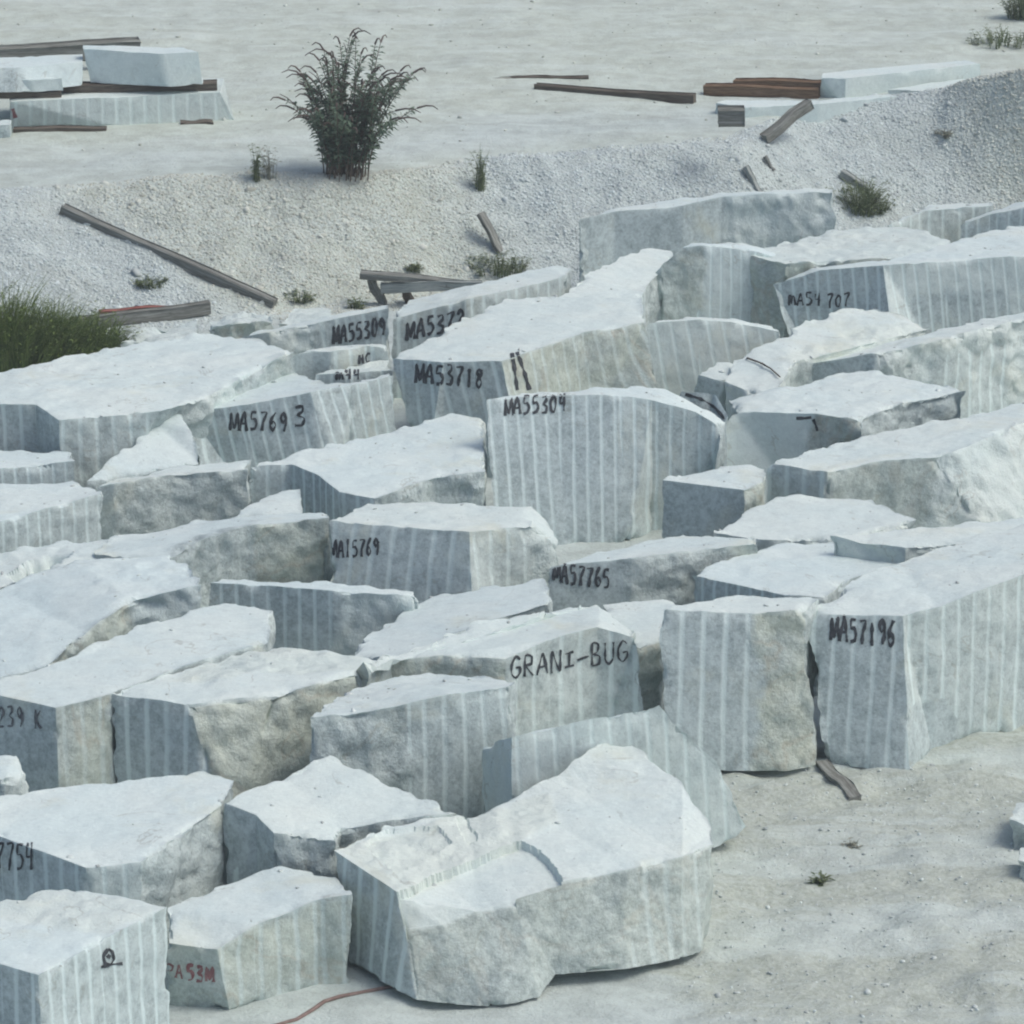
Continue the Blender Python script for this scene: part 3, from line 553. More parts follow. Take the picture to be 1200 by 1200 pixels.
block('S5', 'flat white slab at the left frame edge on the left pile', [(-60, 92, .80), (0, 91, .80), (36, 94, .80), (72, 92, .80), (40, 82, .80), (-60, 78, .80)], 'ttl', {i: b for i, b in enumerate([(-60, 108, .60), (0, 106, .60), (38, 108, .60), (74, 106, .60), (42, 96, .6), (-60, 92, .6)])}, zb=Z1, group=SG, name='granite_slab', amp=.25, bev=.012, L=.08)
block('S6', 'small white slab end low at the left frame edge', [(-60, 147, .2), (12, 146, .2), (14, 140, .2), (-60, 140, .2)], 'r', zb=Z1, group=SG, name='granite_slab', amp=.25, bev=.012)
block('S7', 'long pale slab behind the gravel on the right, with a darker sawn end', [(962, 91, .42), (991, 92, .42), (1112, 79, .42), (1150, 74, .42), (1130, 70, .42), (964, 85, .42)], 'ltt', {0: (960, 118)}, zb=Z1-.02, group=SG, name='granite_slab', amp=.25, bev=.012)
block('S8', 'low white slab lying against the long pale slab on the right', [(1040, 105, .2), (1090, 106, .2), (1160, 95, .2), (1150, 90, .2), (1100, 95, .2)], 'mlr', zb=Z1, group=SG, name='granite_slab', amp=.25, bev=.012)
block('S9', 'half-buried grey slab along the crest of the gravel, beside the squared timber', [(838, 120, .52), (872, 126, .52), (960, 122, .50), (1060, 112, .46), (1060, 108, .44), (960, 117, .48), (850, 117, .50)], 'lll', zb=Z1-.32, group=SG, name='granite_slab', amp=.25, bev=.012)

# ------------------------------------------------------------------ painted writing
# strokes in a 1 x 1.4 cell, y up
CH = {
 'M': [[(.05, 0), (.12, 1.35), (.48, .22), (.8, 1.4), (.95, 0)]], 'A': [[(.0, 0), (.5, 1.4), (.95, 0)], [(.15, .5), (.85, .55)]],
 'm': [[(.05, 0), (.1, .95), (.3, 1.0), (.42, .1), (.5, .9), (.7, .95), (.88, 0)]],
 '5': [[(.85, 1.35), (.25, 1.35), (.18, .8), (.6, .85), (.88, .5), (.7, .1), (.15, .02)]], '7': [[(.1, 1.3), (.9, 1.35), (.5, .6), (.4, -.05)]],
 '1': [[(.45, 1.4), (.5, 0)]], '9': [[(.85, .95), (.5, 1.4), (.18, 1.0), (.5, .65), (.85, 1.05), (.82, .5), (.65, 0)]],
 '6': [[(.75, 1.4), (.3, .9), (.15, .35), (.5, 0), (.85, .35), (.55, .7), (.2, .45)]], '3': [[(.15, 1.3), (.7, 1.35), (.75, 1.0), (.35, .75), (.85, .5), (.7, .05), (.12, .05)]],
 '4': [[(.25, 1.35), (.15, .65), (.85, .7)], [(.75, 1.4), (.7, -.05)]], '0': [[(.5, 1.4), (.15, .9), (.2, .2), (.55, 0), (.85, .5), (.8, 1.15), (.5, 1.4)]],
 '8': [[(.8, 1.2), (.5, 1.4), (.2, 1.1), (.8, .4), (.5, 0), (.2, .35), (.75, 1.05), (.8, 1.2)]], '2': [[(.15, 1.1), (.5, 1.4), (.85, 1.05), (.15, .05), (.9, .05)]],
 'G': [[(.9, 1.15), (.5, 1.4), (.1, .9), (.12, .3), (.5, 0), (.9, .3), (.9, .65), (.5, .62)]], 'R': [[(.1, 0), (.15, 1.4), (.75, 1.25), (.7, .8), (.15, .7), (.9, 0)]],
 'N': [[(.08, 0), (.12, 1.35), (.8, .05), (.9, 1.4)]], 'I': [[(.1, 1.1), (.9, 1.2)], [(.5, 1.15), (.48, .25)], [(.05, .2), (.9, .25)]], '-': [[(.0, .6), (1.0, .75)]],
 'B': [[(.1, 0), (.15, 1.4), (.7, 1.25), (.65, .8), (.2, .72), (.85, .5), (.75, .05), (.1, 0)]], 'U': [[(.1, 1.4), (.12, .3), (.5, 0), (.85, .35), (.9, 1.35)]],
 'H': [[(.12, 0), (.15, 1.4)], [(.15, .7), (.8, .75)], [(.8, 1.4), (.78, 0)]], 'K': [[(.15, 0), (.15, 1.4)], [(.8, 1.35), (.2, .65), (.85, 0)]],
 'C': [[(.9, 1.15), (.5, 1.35), (.12, .8), (.3, .1), (.9, .1)]], 'g': [[(.8, 1.05), (.4, 1.2), (.1, .75), (.45, .3), (.85, .5), (.95, .9), (.9, .1), (.5, -.1)]],
 'P': [[(.12, 0), (.15, 1.4), (.8, 1.25), (.75, .75), (.15, .65)]], ' ': [],
}
def catmull(pts, step=2.0):
    if len(pts) < 3: ctrl = pts
    out = []; n = len(pts)
    for i in range(n-1):
        p0, p1, p2, p3 = (np.array(pts[max(i-1, 0)]), np.array(pts[i]), np.array(pts[i+1]), np.array(pts[min(i+2, n-1)]))
        k = max(2, int(np.linalg.norm(p2-p1)/step))
        for t in np.arange(k)/k:
            m1, m2 = (p2-p0)*.32, (p3-p1)*.32
            out.append((2*t**3-3*t**2+1)*p1+(t**3-2*t**2+t)*m1+(-2*t**3+3*t**2)*p2+(t**3-t**2)*m2)
    out.append(np.array(pts[-1], float)); return out
def strokes_on(key, strokes, half=2.0, mat=M_BLACK, name='painted_lettering', label=None, lift=.006):
    """Brush strokes laid on the stone's own surface, a few millimetres proud of it."""
    o, bvh, base = BLK[key]; cam_p = Vector((0, 0, CAM_H)); V, Fc = [], []
    for si, st in enumerate(strokes):
        pts = catmull(st); prev = None
        for i, p in enumerate(pts):
            q = pts[min(i+1, len(pts)-1)]-pts[max(i-1, 0)]; L_ = np.linalg.norm(q)+1e-6; nrm = np.array([-q[1], q[0]])/L_
            wd = half*(1+.3*math.sin(i*.9+si*2.1)+.25*math.sin(i*.37+si)+.3*(random.random()-.5)); row = []
            for s in (-1, 0, 1):
                pp = p+nrm*wd*s + np.array([random.random()-.5, random.random()-.5])*.35
                hitp, hn, _, dist = bvh.ray_cast(cam_p, ray(pp[0], pp[1]).normalized())
                if hitp is None: row = None; break
                if hn.dot(cam_p-hitp) < 0: hn = -hn
                row.append(hitp+hn*(lift+.0006*si))
            if row is None or max((row[0]-row[1]).length, (row[2]-row[1]).length) > .16: prev = None; continue
            if prev and (row[1]-prev[1]).length < .2:
                b = len(V); V += prev+row; Fc += [(b, b+1, b+4, b+3), (b+1, b+2, b+5, b+4)]
            prev = row
    if not V: return
    me = mesh(name, [p-base for p in V], Fc, mat); po = link(name, me, o)
    if label: po['label'] = label
    return po
def text_on(key, txt, u0, v0, u1, v1, hp, half=2.0, slant=.0, fill=.8, label=None, **kw):
    half *= .78
    n = len(txt); d = np.array([(u1-u0), (v1-v0)])/n; st = []
    for i, c in enumerate(txt):
        o = np.array([u0, v0])+d*i + np.array([0, random.uniform(-.05, .05)*hp]); sc = hp/1.4*random.uniform(.92, 1.06)
        for s in CH.get(c, []):
            st.append([(o[0]+x*d[0]*fill*(1.18 if c in 'Mm' else 1)+y*sc*slant+random.uniform(-.4, .4), o[1]+x*d[1]*fill-y*sc+random.uniform(-.4, .4)) for x, y in s])
    return strokes_on(key, st, half, label=label or 'hand-painted marking', **kw)
text_on('B16', 'MA57196', 973, 751, 1051, 758, 29, 2.1, .02, label='black hand-painted number MA57196')
text_on('B11', 'GRANI-BUG', 598, 796, 739, 773, 25, 1.5, .0, label='black hand-painted words GRANI-BUG')
text_on('B13', 'MA57765', 648, 681, 716, 690, 23, 1.8, .02, label='black hand-painted number MA57765')
text_on('B18', 'MA15769', 388, 653, 446, 651, 20, 1.6, label='worn black number MA15769')
text_on('B38', 'MA55304', 591, 487, 665, 481, 20, 1.7, .04, label='black hand-painted number MA55304')
text_on('B36', 'MA53718', 487, 448, 568, 455, 23, 1.9, .04, label='black hand-painted number MA53718')
strokes_on('B36', [[(600, 414), (603, 435), (606, 457)], [(606, 413), (614, 436), (620, 457)]], 2.0, name='painted_lettering', label='pair of black bars')
text_on('B28', 'MA5769', 269, 504, 338, 505, 22, 1.8, .06, label='black hand-painted number MA57693')
text_on('B28', '3', 344, 499, 362, 497, 23, 1.9, name='painted_lettering', label='black digit 3 set apart')
text_on('B34', 'MA55309', 390, 403, 453, 391, 21, 1.8, label='black hand-painted number MA55309')
text_on('B35', 'MA5372', 476, 399, 546, 383, 22, 2.0, .03, label='black hand-painted number MA5372')
text_on('B32', 'HC', 420, 427, 436, 423, 11, 1.6, label='two black letters')
text_on('B33', 'm44', 394, 446, 424, 443, 11, 1.7, label='black letters M44')
text_on('B42', 'mA54', 924, 358, 964, 358, 15, 1.4, label='black hand-painted number MA54')
text_on('B42', '707', 969, 361, 998, 358, 15, 1.4, name='painted_lettering', label='black digits 707')
text_on('B6', '7754', -4, 1016, 42, 1020, 30, 1.5, label='black hand-painted number 7754')
text_on('B8', '5239 K', -14, 850, 52, 854, 24, 1.6, mat=M_FADED, label='faded painted number')
strokes_on('B4', [[(126, 1112), (121, 1120), (123, 1129), (129, 1130), (133, 1124), (131, 1115), (126, 1112)], [(125, 1119), (128, 1122), (128, 1119)], [(118, 1133), (130, 1130), (143, 1129)]], 1.7, name='painted_lettering', label='black ring with a dot and a bar under it')
text_on('B5', 'PA', 196, 1143, 216, 1146, 15, 1.5, mat=M_REDP, label='faint red letters', name='painted_lettering')
text_on('B5', '53W'.replace('W', 'M'), 219, 1148, 252, 1151, 18, 2.2, mat=M_REDP, label='faint red marking')
strokes_on('B54', [[(803, 462), (822, 468), (838, 478), (849, 491)], [(797, 469), (815, 476), (832, 486), (846, 499)]], 1.5, name='painted_lettering', label='two curved black bars')
strokes_on('B48', [[(933, 490), (943, 490), (951, 489)], [(953, 491), (956, 498), (958, 505)]], 1.4, name='painted_lettering', label='small black corner mark')
strokes_on('S1', [[(4, 122), (8, 132), (5, 140)], [(14, 124), (18, 138)]], 2.2, mat=M_REDP, name='painted_lettering', label='faded red mark')

# ------------------------------------------------------------------ timber
def beam(name, label, p0, p1, wd, ht, mat, roll=0.0, group=None, cat='timber', seg=14, wob=.012):
    p0, p1 = Vector(p0), Vector(p1); x = (p1-p0); L_ = x.length; x.normalize()
    z = Vector((0, 0, 1)); z = (z - x*z.dot(x)); z = z.normalized() if z.length > .2 else Vector((0, -1, 0)); y = z.cross(x)
    R = Matrix((x, y, z)).transposed() @ Matrix.Rotation(roll, 3, 'X')
    sec = []; b = .12*min(wd, ht)
    for sx, sy in ((-1, -1), (1, -1), (1, 1), (-1, 1)):
        cx, cy = sx*wd/2, sy*ht/2
        sec += [(cx-sx*b, cy), (cx, cy-sy*b)] if sx*sy > 0 else [(cx, cy-sy*b), (cx-sx*b, cy)]
    V = []
    for i in range(seg+1):
        t = i/seg*L_; e = random.uniform(-.02, .02) if i in (0, seg) else 0
        dy, dz = math.sin(i*.7+L_)*wob, math.cos(i*.5+L_*2)*wob
        for a, c in sec: V.append((t+e*random.random(), a+dy+random.uniform(-.004, .004), c+dz+random.uniform(-.004, .004)))
    n = 8; Fc = [tuple(range(n-1, -1, -1)), tuple(seg*n+k for k in range(n))]
    for i in range(seg):
        for k in range(n): Fc.append((i*n+k, i*n+(k+1) % n, (i+1)*n+(k+1) % n, (i+1)*n+k))
    me = mesh(name, V, Fc, mat); me.validate()
    bm = bmesh.new(); bm.from_mesh(me); bmesh.ops.recalc_face_normals(bm, faces=bm.faces[:]); bm.to_mesh(me); bm.free()
    o = link(name, me); o.matrix_world = Matrix.Translation(p0) @ R.to_4x4()
    return tag(o, label, cat, group)
def up(p, dz): return Vector((p.x, p.y, p.z+dz))
beam('wooden_pole', 'long weathered pole lying diagonally down the tan gravel bank', up(ghit(74, 250), .06), up(ghit(322, 362), .07), .17, .17, M_WOOD)
beam('wooden_plank', 'grey plank lying along the foot of the bank by the long grass', up(ghit(78, 388), .08), up(ghit(246, 369), .12), .12, .2, M_WOOD, cat='plank')
beam('wooden_plank', 'faded red board behind the grey plank', up(ghit(116, 368), .03), up(ghit(204, 364), .05), .1, .07, M_REDWOOD, cat='plank')
# broken timber frame
fr = bpy.data.objects.new('broken_trestle', None); COL.objects.link(fr); fb = ghit(450, 357); fr.location = fb
tag(fr, 'broken grey timber trestle collapsed at the foot of the bank', 'trestle')
def child(o, par):
    o.parent = par; o.matrix_parent_inverse = Matrix.Translation(-Vector(par.location))
    for k in ('label', 'category', 'group'):
        if k in o: del o[k]
    return o
d0 = fb.y
child(beam('top_plank', 'x', at_y(422, 321, d0-.1), at_y(556, 334, d0-.2), .22, .1, M_WOOD), fr)
child(beam('rail', 'x', at_y(446, 337, d0-.15), at_y(566, 334, d0-.3), .1, .16, M_WOODGREY), fr)
child(beam('leg', 'x', at_y(434, 327, d0), at_y(449, 357, d0), .13, .13, M_WOOD), fr)
child(beam('leg', 'x', at_y(476, 338, d0+.1), at_y(480, 356, d0+.1), .2, .13, M_WOODDK), fr)
TG = 'timber skids lying on the upper terrace'
beam('timber_beam', 'long grey timber behind the left pile of slabs', G(-60, 68, Z1+.35), G(164, 56, Z1+.35), .3, .34, M_WOOD, group=TG)
beam('timber_beam', 'brown timber bearer under the squared block of the left pile', G(74, 103, Z1+.54), G(254, 100, Z1+.54), .3, .13, M_WOODDK, group=TG)
beam('timber_beam', 'dark bearer under the flat slabs at the left frame edge', G(-50, 112, Z1+.53), G(72, 109, Z1+.53), .25, .12, M_WOODDK, group=TG)
beam('timber_skid', 'thin reddish skid poking out below the long slab, left end', G(16, 152, Z1+.03), G(125, 151, Z1+.03), .2, .08, M_WOODDK, group=TG)
beam('timber_skid', 'short reddish skid poking out below the long slab, right end', G(212, 145, Z1+.03), G(250, 144, Z1+.03), .2, .08, M_WOODDK, group=TG)
beam('timber_beam', 'dark brown timber pointing at the rusty beam, half sunk in sand', ghit(628, 104), up(ghit(814, 121), .07), .18, .17, M_WOODDK, group=TG)
beam('timber_beam', 'thin old timber almost buried in the sand', up(ghit(572, 91), -.06), up(ghit(690, 92), -.01), .14, .14, M_WOODDK, group=TG)
beam('timber_beam', 'rusty brown beam in front, meeting the long pale slab', up(ghit(825, 110), .08), up(ghit(960, 114), .08), .2, .2, M_RUST, group=TG)
beam('timber_beam', 'rusty brown beam behind its twin by the long pale slab', up(ghit(860, 105), .1), up(ghit(965, 107), .1), .2, .2, M_RUST, group=TG)
beam('timber_block', 'squared grey timber end lying before the half-buried slab', at_y(841, 136, 60.9), at_y(872, 136, 60.9), .3, .3, M_WOOD, seg=3, wob=0)
beam('timber_post', 'grey timber post leaning on the crest of the gravel', up(ghit(896, 166), .05), at_y(948, 121, ghit(896, 166).y+.6), .16, .18, M_WOOD, cat='post')
beam('wooden_plank', 'broken weathered board sticking up from the bank below the thin dry stalks', ghit(588, 296), at_y(563, 250, ghit(588, 296).y+.15), .2, .06, M_WOOD, cat='plank')
SKG = 'wooden stakes stuck in the gravel bank'
beam('wooden_stake', 'split grey stake behind the rearmost blue-grey block', ghit(890, 226), at_y(873, 195, ghit(890, 226).y+.1), .12, .08, M_WOODGREY, cat='stake', group=SKG)
beam('wooden_stake', 'short thin stake beside the split grey stake', ghit(906, 200), at_y(896, 184, ghit(906, 200).y+.05), .06, .06, M_WOOD, cat='stake', group=SKG)
beam('wooden_stake', 'pale stump end poking out above the green weeds', up(ghit(1014, 222), .04), up(ghit(985, 208), .08), .16, .12, M_WOODGREY, cat='stake', group=SKG)
beam('wooden_plank', 'dark board lying on the dirt below the MA57196 block', up(ghit(962, 897), .04), up(ghit(1003, 938), .03), .15, .06, M_WOOD, cat='plank')

def tube(V, Fc, pts, r0, r1, n=5):
    b = len(V); m = len(pts)
    for i, p in enumerate(pts):
        d = (Vector(pts[min(i+1, m-1)])-Vector(pts[max(i-1, 0)])).normalized()
        a = d.cross(Vector((.3, .2, 1))); a = a.normalized() if a.length > 1e-3 else Vector((1, 0, 0)); c = d.cross(a); r = r0+(r1-r0)*i/(m-1)
        for k in range(n):
            t = 2*math.pi*k/n; V.append(Vector(p)+a*r*math.cos(t)+c*r*math.sin(t))
    for i in range(m-1):
        for k in range(n): Fc.append((b+i*n+k, b+i*n+(k+1) % n, b+(i+1)*n+(k+1) % n, b+(i+1)*n+k))
def tubes(name, label, lines, r0, r1, mat, cat, base=None, parent=None, group=None):
    V, Fc = [], []; base = base or Vector(lines[0][0])
    for ln in lines: tube(V, Fc, ln, r0, r1)
    o = link(name, mesh(name, [p-base for p in V], Fc, mat, True), parent)
    if parent is None: o.location = base; tag(o, label, cat, group)
    return o
hp = [(320, 1205), (348, 1197), (366, 1186), (380, 1176), (398, 1170), (420, 1166), (446, 1161), (470, 1156)]
tubes('rubber_hose', 'reddish hose on the ground by the low red-lettered block', [[up(ghit(*p), .02) for p in hp]], .02, .02, M_HOSE, 'hose')
def surf(key, u, v, lift=.012):
    o, bvh, base = BLK[key]; h = bvh.ray_cast(Vector((0, 0, CAM_H)), ray(u, v).normalized())
    return h[0]+Vector((0, -lift*.3, lift)) if h[0] else ghit(u, v)
tubes('fallen_twig', 'dark twig lying on the pale rubble right of the MA53718 block', [[surf('B46', u, v, .03) for u, v in ((862, 419), (876, 422), (890, 427), (903, 434), (914, 444))], [surf('B46', 893, 428, .03), surf('B46', 897, 432, .05)]], .014, .01, M_TWIG, 'twig')

# ------------------------------------------------------------------ plants
def leafquad(V, Fc, Sh, p, d, side, ln, wd, sh, droop=.25):
    b = len(V); m = p+d*ln*.5; e = p+d*ln+Vector((0, 0, -droop*ln))
    V += [p, m+side*wd, e, m-side*wd]; Fc.append((b, b+1, b+2, b+3)); Sh += [sh]*4
def leafobj(name, V, Fc, Sh, mat, base, parent):
    me = mesh(name, [p-base for p in V], Fc, mat); pattr(me, 'shade', np.array(Sh)); return link(name, me, parent)
def empty(name, loc, label, cat, group=None):
    o = bpy.data.objects.new(name, None); COL.objects.link(o); o.location = loc; return tag(o, label, cat, group)
def shrub():
    base = ghit(404, 204); root = empty('flowering_shrub', base, 'big dark shrub with arching flower spikes on the crest of the bank', 'shrub')
    R = random.Random(3); SV, SF = [], []; LV, LF, LS = [], [], []; FV, FF, FS = [], [], []
    for i in range(84):
        az = R.uniform(0, 2*math.pi); sp = R.random()**.55; H = (2.6-1.15*sp)*R.uniform(.62, 1.03); out = sp*1.0
        ox = Vector((math.cos(az), math.sin(az)*.7, 0)); p0 = base+Vector((R.gauss(0, .17), R.gauss(0, .13), -.05))
        pts = []; bend = R.uniform(1.1, 1.7)
        for k in range(9):
            t = k/8; pts.append(p0 + ox*out*(t**bend) + Vector((0.10*t*t, 0, H*(t-.12*sp*t*t*t)/(1-.12*sp)*(1-.10*sp*t**3))))
        tip = pts[-1]; td = (pts[-1]-pts[-2]).normalized(); arch = ox*.11*R.uniform(.4, 1.6)
        pts += [tip+td*.09+arch*.5, tip+td*.13+arch*1.2+Vector((0, 0, -.02)), tip+td*.13+arch*1.9+Vector((0, 0, -.07))]
        tube(SV, SF, pts[:9], .012, .005, 4)
        tube(FV, FF, pts[8:], .017, .006, 5); FS += [R.random()]*(4*5)
        nl = 40
        for k in range(nl):
            t = .16+.82*k/nl + R.uniform(-.01, .01)
            if R.random() < .1+.35*(t < .4): continue
            f = t*8; a = int(f); a = min(a, 7); p = pts[a].lerp(pts[a+1], f-a); d = (pts[a+1]-pts[a]).normalized()
            th = R.uniform(0, 6.28); s = Vector((math.cos(th), math.sin(th), 0)); s = (s-d*s.dot(d)).normalized()
            for sg in (-1, 1):
                dd = (s*sg+d*.55+Vector((0, 0, R.uniform(-.3, .25)))).normalized(); sd_ = dd.cross(Vector((R.uniform(-.5, .5), R.uniform(-.5, .5), 1))).normalized()
                ln = R.uniform(.08, .17)*(1.25-.55*t); leafquad(LV, LF, LS, p, dd, sd_, ln, ln*.19, min(1, max(0, R.gauss(.35+.2*t, .22))))
        # side spikes
        for q in range(R.randint(0, 3)):
            a = R.randint(5, 7); p = pts[a]; th = R.uniform(0, 6.28); s = Vector((math.cos(th)*.8, math.sin(th)*.8, .7)); ln = R.uniform(.12, .26)
            tube(FV, FF, [p, p+s*ln*.6, p+s*ln+Vector((math.cos(th), math.sin(th), -.5))*.04], .009, .005, 4); FS += [R.random()]*12
    link('branches', mesh('branches', [p-base for p in SV], SF, M_STEM, True), root)
    leafobj('foliage', LV, LF, LS, M_LEAF, base, root)
    leafobj('blossoms', FV, FF, FS, M_SPIKE, base, root)
shrub()
def tuft(name, label, cat, u, v, n, h, rad, mat, leafy=.5, seed=1, spread=.5, wd=.012, group=None, dry=0, on=None):
    R = random.Random(seed); base = on or ghit(u, v); root = empty(name, base, label, cat, group); V, Fc, Sh = [], [], []; SV, SF = [], []
    for i in range(n):
        az = R.uniform(0, 6.28); r = rad*math.sqrt(R.random()); p = base+Vector((math.cos(az)*r, math.sin(az)*r*.7, -.03))
        hh = h*R.uniform(.55, 1.05)*(1-.4*(r/max(rad, 1e-3))**2); o = Vector((math.cos(az)*spread*R.random()+R.gauss(0, .12), math.sin(az)*spread*R.random(), 0))*hh
        pts = [p+o*(t**1.8)+Vector((0, 0, hh*(t-.18*t**3))) for t in (0, .25, .5, .75, 1)]
        side = Vector((-math.sin(az+R.uniform(-1, 1)), math.cos(az), 0)).normalized(); b = len(V); sh = min(1, max(0, R.gauss(.4, .25)))
        for k, q in enumerate(pts): wk = wd*(1-.85*k/4); V += [q-side*wk, q+side*wk]; Sh += [sh, sh]
        for k in range(4): Fc.append((b+2*k, b+2*k+1, b+2*k+3, b+2*k+2))
        if R.random() < leafy:
            for k in range(6):
                t = R.uniform(.2, 1); f = t*4; a = min(int(f), 3); q = pts[a].lerp(pts[a+1], f-a); th = R.uniform(0, 6.28)
                d = Vector((math.cos(th), math.sin(th), R.uniform(-.1, .6))).normalized(); ln = R.uniform(.04, .10)
                leafquad(V, Fc, Sh, q, d, d.cross(Vector((0, .3, 1))).normalized(), ln, ln*.22, min(1, max(0, R.gauss(.5, .25))))
    leafobj('foliage', V, Fc, Sh, mat, base, root)
    return root
GG = 'long grass at the left edge'
for i, (u, v, n, h, r) in enumerate([(8, 438, 1300, 1.55, .8), (62, 428, 1000, 1.1, .75), (112, 415, 420, .8, .45), (-45, 438, 900, 1.75, .7)]):
    tuft('grass_clump', ['tall dark green grass clump at the left frame edge', 'middle green grass clump behind the thin flat slab', 'short browning grass at the right end of the grass patch', 'dark grass clump cut off by the left frame edge'][i], 'grass', u, v, n, h, r, M_GRASS, .4, 20+i, .7, .013, GG, on=G(u, v, .0))
tuft('weed_tuft', 'bushy green weeds between the rearmost blue-grey block and the stake end', 'weeds', 1008, 266, 420, .9, .42, M_WEED, .8, 31, .5, on=G(1010, 276, .0)+Vector((0, .6, .1)))
tuft('weed_tuft', 'sparse olive weeds under the broken weathered board', 'weeds', 584, 318, 110, .42, .42, M_WEED, .8, 32, .6)
tuft('weed_tuft', 'tiny weed tuft left of the broken timber trestle', 'weeds', 418, 362, 40, .25, .1, M_WEED, .6, 33, .5)
tuft('weed_tuft', 'tiny weed tuft above the broken timber trestle', 'weeds', 484, 318, 40, .22, .1, M_WEED, .6, 34, .5)
tuft('dry_stalks', 'tall thin dry stalks on the bank above the broken board', 'weeds', 563, 222, 34, 1.0, .09, M_WEED, .8, 35, .12, .009)
tuft('dry_stalks', 'thin grey-green stalks left of the big shrub, taller clump', 'weeds', 300, 212, 26, .8, .06, M_WEED, 1, 36, .08, .008)
tuft('dry_stalks', 'thin dry stalks between the big shrub and the taller clump', 'weeds', 316, 210, 20, .8, .1, M_DRY, 1, 37, .12, .008)
tuft('weed_tuft', 'small green weed alone on the tan dirt at lower right', 'weeds', 960, 1034, 16, .15, .05, M_WEED, .6, 38, .6)
tuft('weed_tuft', 'greyish weed beside a pebble on the dirt at right', 'weeds', 998, 992, 16, .14, .08, M_DRY, .6, 39, .7)
tuft('weed_tuft', 'low olive weeds beside the diagonal pole', 'weeds', 178, 335, 70, .25, .22, M_WEED, .6, 40, .7)
tuft('weed_tuft', 'low weeds below the end of the diagonal pole', 'weeds', 352, 352, 50, .25, .18, M_WEED, .6, 41, .7)
tuft('straggly_weed', 'straggly grey-green weed on the sand at the top right corner', 'weeds', 1175, 52, 80, .45, .6, M_WEED, 1, 42, .9, .012)
tuft('leafy_shrub', 'green shrub just entering the top right corner', 'shrub', 1205, 22, 260, .9, .38, M_WEED, 1, 43, .5)
tuft('weed_tuft', 'faint weed on the grey gravel below the leaning post', 'weeds', 1108, 160, 30, .25, .12, M_DRY, .6, 44, .7)

# ------------------------------------------------------------------ gravel and chips (uncountable)
def scatter(name, label, pts, sizes, cols, mat, flat=.7, tan=None):
    t = (1+5**.5)/2; ico = np.array([(-1, t, 0), (1, t, 0), (-1, -t, 0), (1, -t, 0), (0, -1, t), (0, 1, t), (0, -1, -t), (0, 1, -t), (t, 0, -1), (t, 0, 1), (-t, 0, -1), (-t, 0, 1)])/1.9
    icf = np.array([(0, 11, 5), (0, 5, 1), (0, 1, 7), (0, 7, 10), (0, 10, 11), (1, 5, 9), (5, 11, 4), (11, 10, 2), (10, 7, 6), (7, 1, 8), (3, 9, 4), (3, 4, 2), (3, 2, 6), (3, 6, 8), (3, 8, 9), (4, 9, 5), (2, 4, 11), (6, 2, 10), (8, 6, 7), (9, 8, 1)])
    n = len(pts); v = np.repeat(ico[None], n, 0)*(1+rng.uniform(-.35, .35, (n, 12, 1)))
    v *= np.stack([rng.uniform(.7, 1.4, n), rng.uniform(.6, 1.1, n), rng.uniform(.45, .9, n)*flat/.7], -1)[:, None, :]
    a = rng.uniform(0, 6.28, n); b = rng.uniform(-.7, .7, n); ca, sa, cb, sb = np.cos(a), np.sin(a), np.cos(b), np.sin(b)
    y = v[..., 1]*cb[:, None]-v[..., 2]*sb[:, None]; z = v[..., 1]*sb[:, None]+v[..., 2]*cb[:, None]; x = v[..., 0]
    v = np.stack([x*ca[:, None]-y*sa[:, None], x*sa[:, None]+y*ca[:, None], z], -1)*sizes[:, None, None] + pts[:, None, :]
    F = (icf[None]+np.arange(n)[:, None, None]*12).reshape(-1, 3)
    me = npmesh(name, v.reshape(-1, 3), F, mat); pattr(me, 'shade', np.repeat(cols, 12)); pattr(me, 'tan', np.repeat(tan if tan is not None else np.full(n, .3), 12))
    return tag(link(name, me), label, None, None, 'stuff')
kg = NT('gravel_stone'); kg.l(kg.mix(kg.attr('tan'), kg.mix(kg.attr('shade'), (.37, .42, .43), (.62, .71, .71)), kg.mix(kg.attr('shade'), (.37, .39, .335), (.63, .67, .605))), kg.b.inputs['Base Color']); M_STONE = kg.m
N = 80000; gxs = rng.uniform(-10, 10, N); yfv = np.interp(gxs, FP[:, 0], FP[:, 1]); ycv = np.interp(gxs, CP[:, 0], CP[:, 1])
gys = yfv - .8 + rng.random(N)*(ycv-yfv+1.1); z = gz(gxs, gys); sz = .009+.026*rng.random(N)**4.0+.06*(rng.random(N) < .004)*rng.random(N)
pts = np.stack([gxs, gys, z-sz*.15], -1)
pp = project(pts); hl = 75+(pp[:, 1]-225)*1.55
hp_ = 1/(1+np.exp(-(pp[:, 0]-hl)/14))/(1+np.exp((pp[:, 0]-(520+(pp[:, 1]-200)*.55))/25))
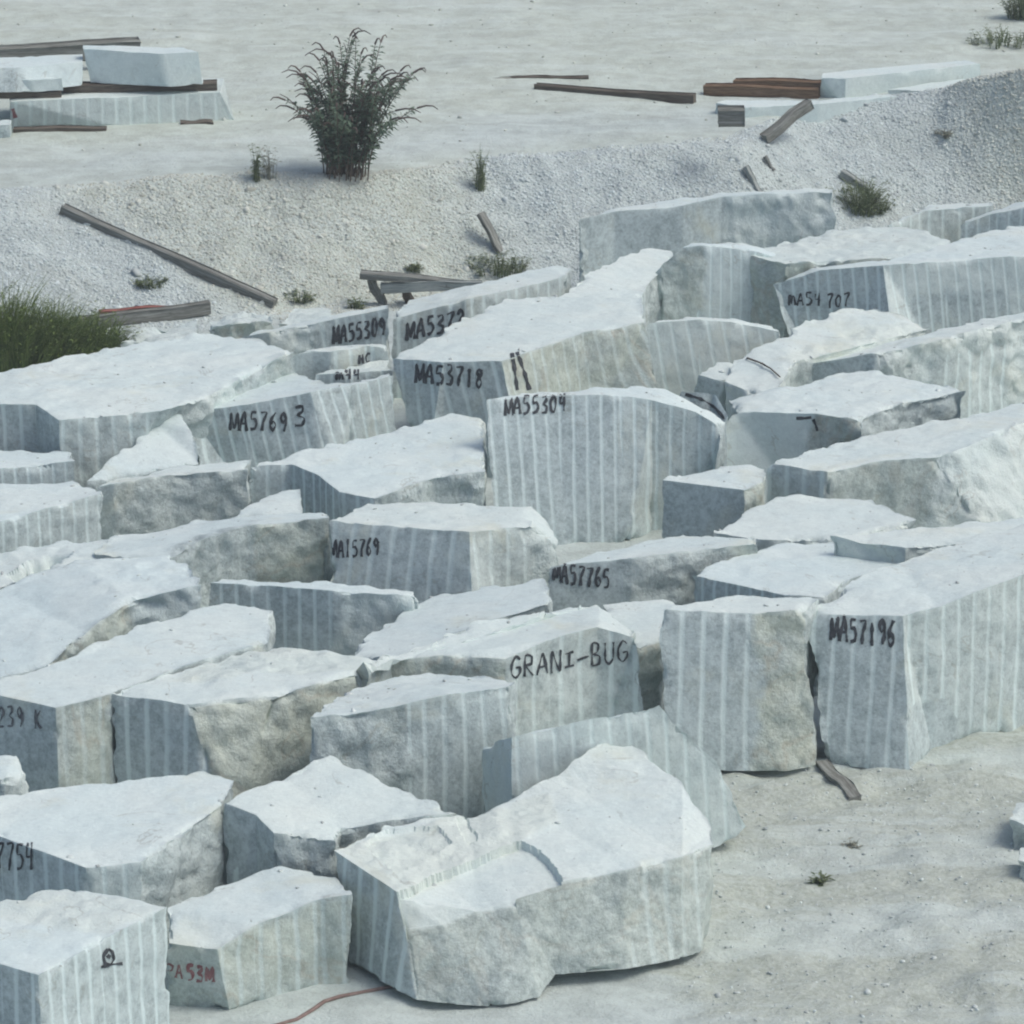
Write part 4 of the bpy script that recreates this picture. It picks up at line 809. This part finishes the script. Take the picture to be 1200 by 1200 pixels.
scatter('gravel', 'loose broken stone covering the bank', pts, sz, np.clip(rng.normal(.58, .26, N), 0, 1), M_STONE, tan=np.clip(np.maximum(hp_*.95, .95/(1+np.exp(-(pp[:, 0]-1115-.35*(pp[:, 1]-100))/22)))+fbm(pts, 1.1, 3, 88)*.35+rng.normal(.08, .12, N), 0, 1))
N = 60000; xs = rng.uniform(-6, 9, N); ys = rng.uniform(31.5, 54, N); k = (rng.random(N) < np.where((xs > 1.6) & (ys < 40), .8, .06)) & (fbm(np.stack([xs, ys, xs*0], -1), 1.3, 3, 8) > -.18)
xs, ys = xs[k], ys[k]; sz = .005+.016*rng.random(len(xs))**4+.022*(rng.random(len(xs)) < .05)*rng.random(len(xs))
scatter('stone_chips', 'small stone chips strewn over the yard', np.stack([xs, ys, gz(xs, ys)], -1), sz, np.clip(rng.normal(.45, .3, len(xs)), 0, 1), M_STONE)
N = 1100; xs = rng.uniform(-10, 10, N); ys = rng.uniform(57, 74, N); k = ys > np.interp(xs, CP[:, 0], CP[:, 1]); xs, ys = xs[k], ys[k]; sz = .01+.035*rng.random(len(xs))**6
scatter('pebbles', 'scattered pebbles on the sandy terrace', np.stack([xs, ys, gz(xs, ys)+sz*.2], -1), sz, np.clip(rng.normal(.45, .25, len(xs)), 0, 1), M_STONE, tan=np.full(len(xs), .8))
# dark chips and bark lying on the block tops
CP_, CS, CC = [], [], []
for key, (o, bvh, base) in BLK.items():
    if key.startswith('S'): continue
    bb = [Vector(c) for c in o.bound_box]; x0, x1 = bb[0].x+base.x, bb[6].x+base.x; y0, y1 = bb[0].y+base.y, bb[6].y+base.y
    for q in range(int(4+(x1-x0)*(y1-y0)*5)):
        x, y = random.uniform(x0, x1), random.uniform(y0, y1); h = bvh.ray_cast(Vector((x, y, 6)), Vector((0, 0, -1)))
        if h[0] and h[1].z > .75 and h[0].z > .5: CP_.append(tuple(h[0])); CS.append(.008+.035*random.random()**5); CC.append(random.random()**1.4)
scatter('rubble', 'dark and pale stone crumbs lying on the block tops', np.array(CP_), np.array(CS), np.array(CC), M_STONE, .4)
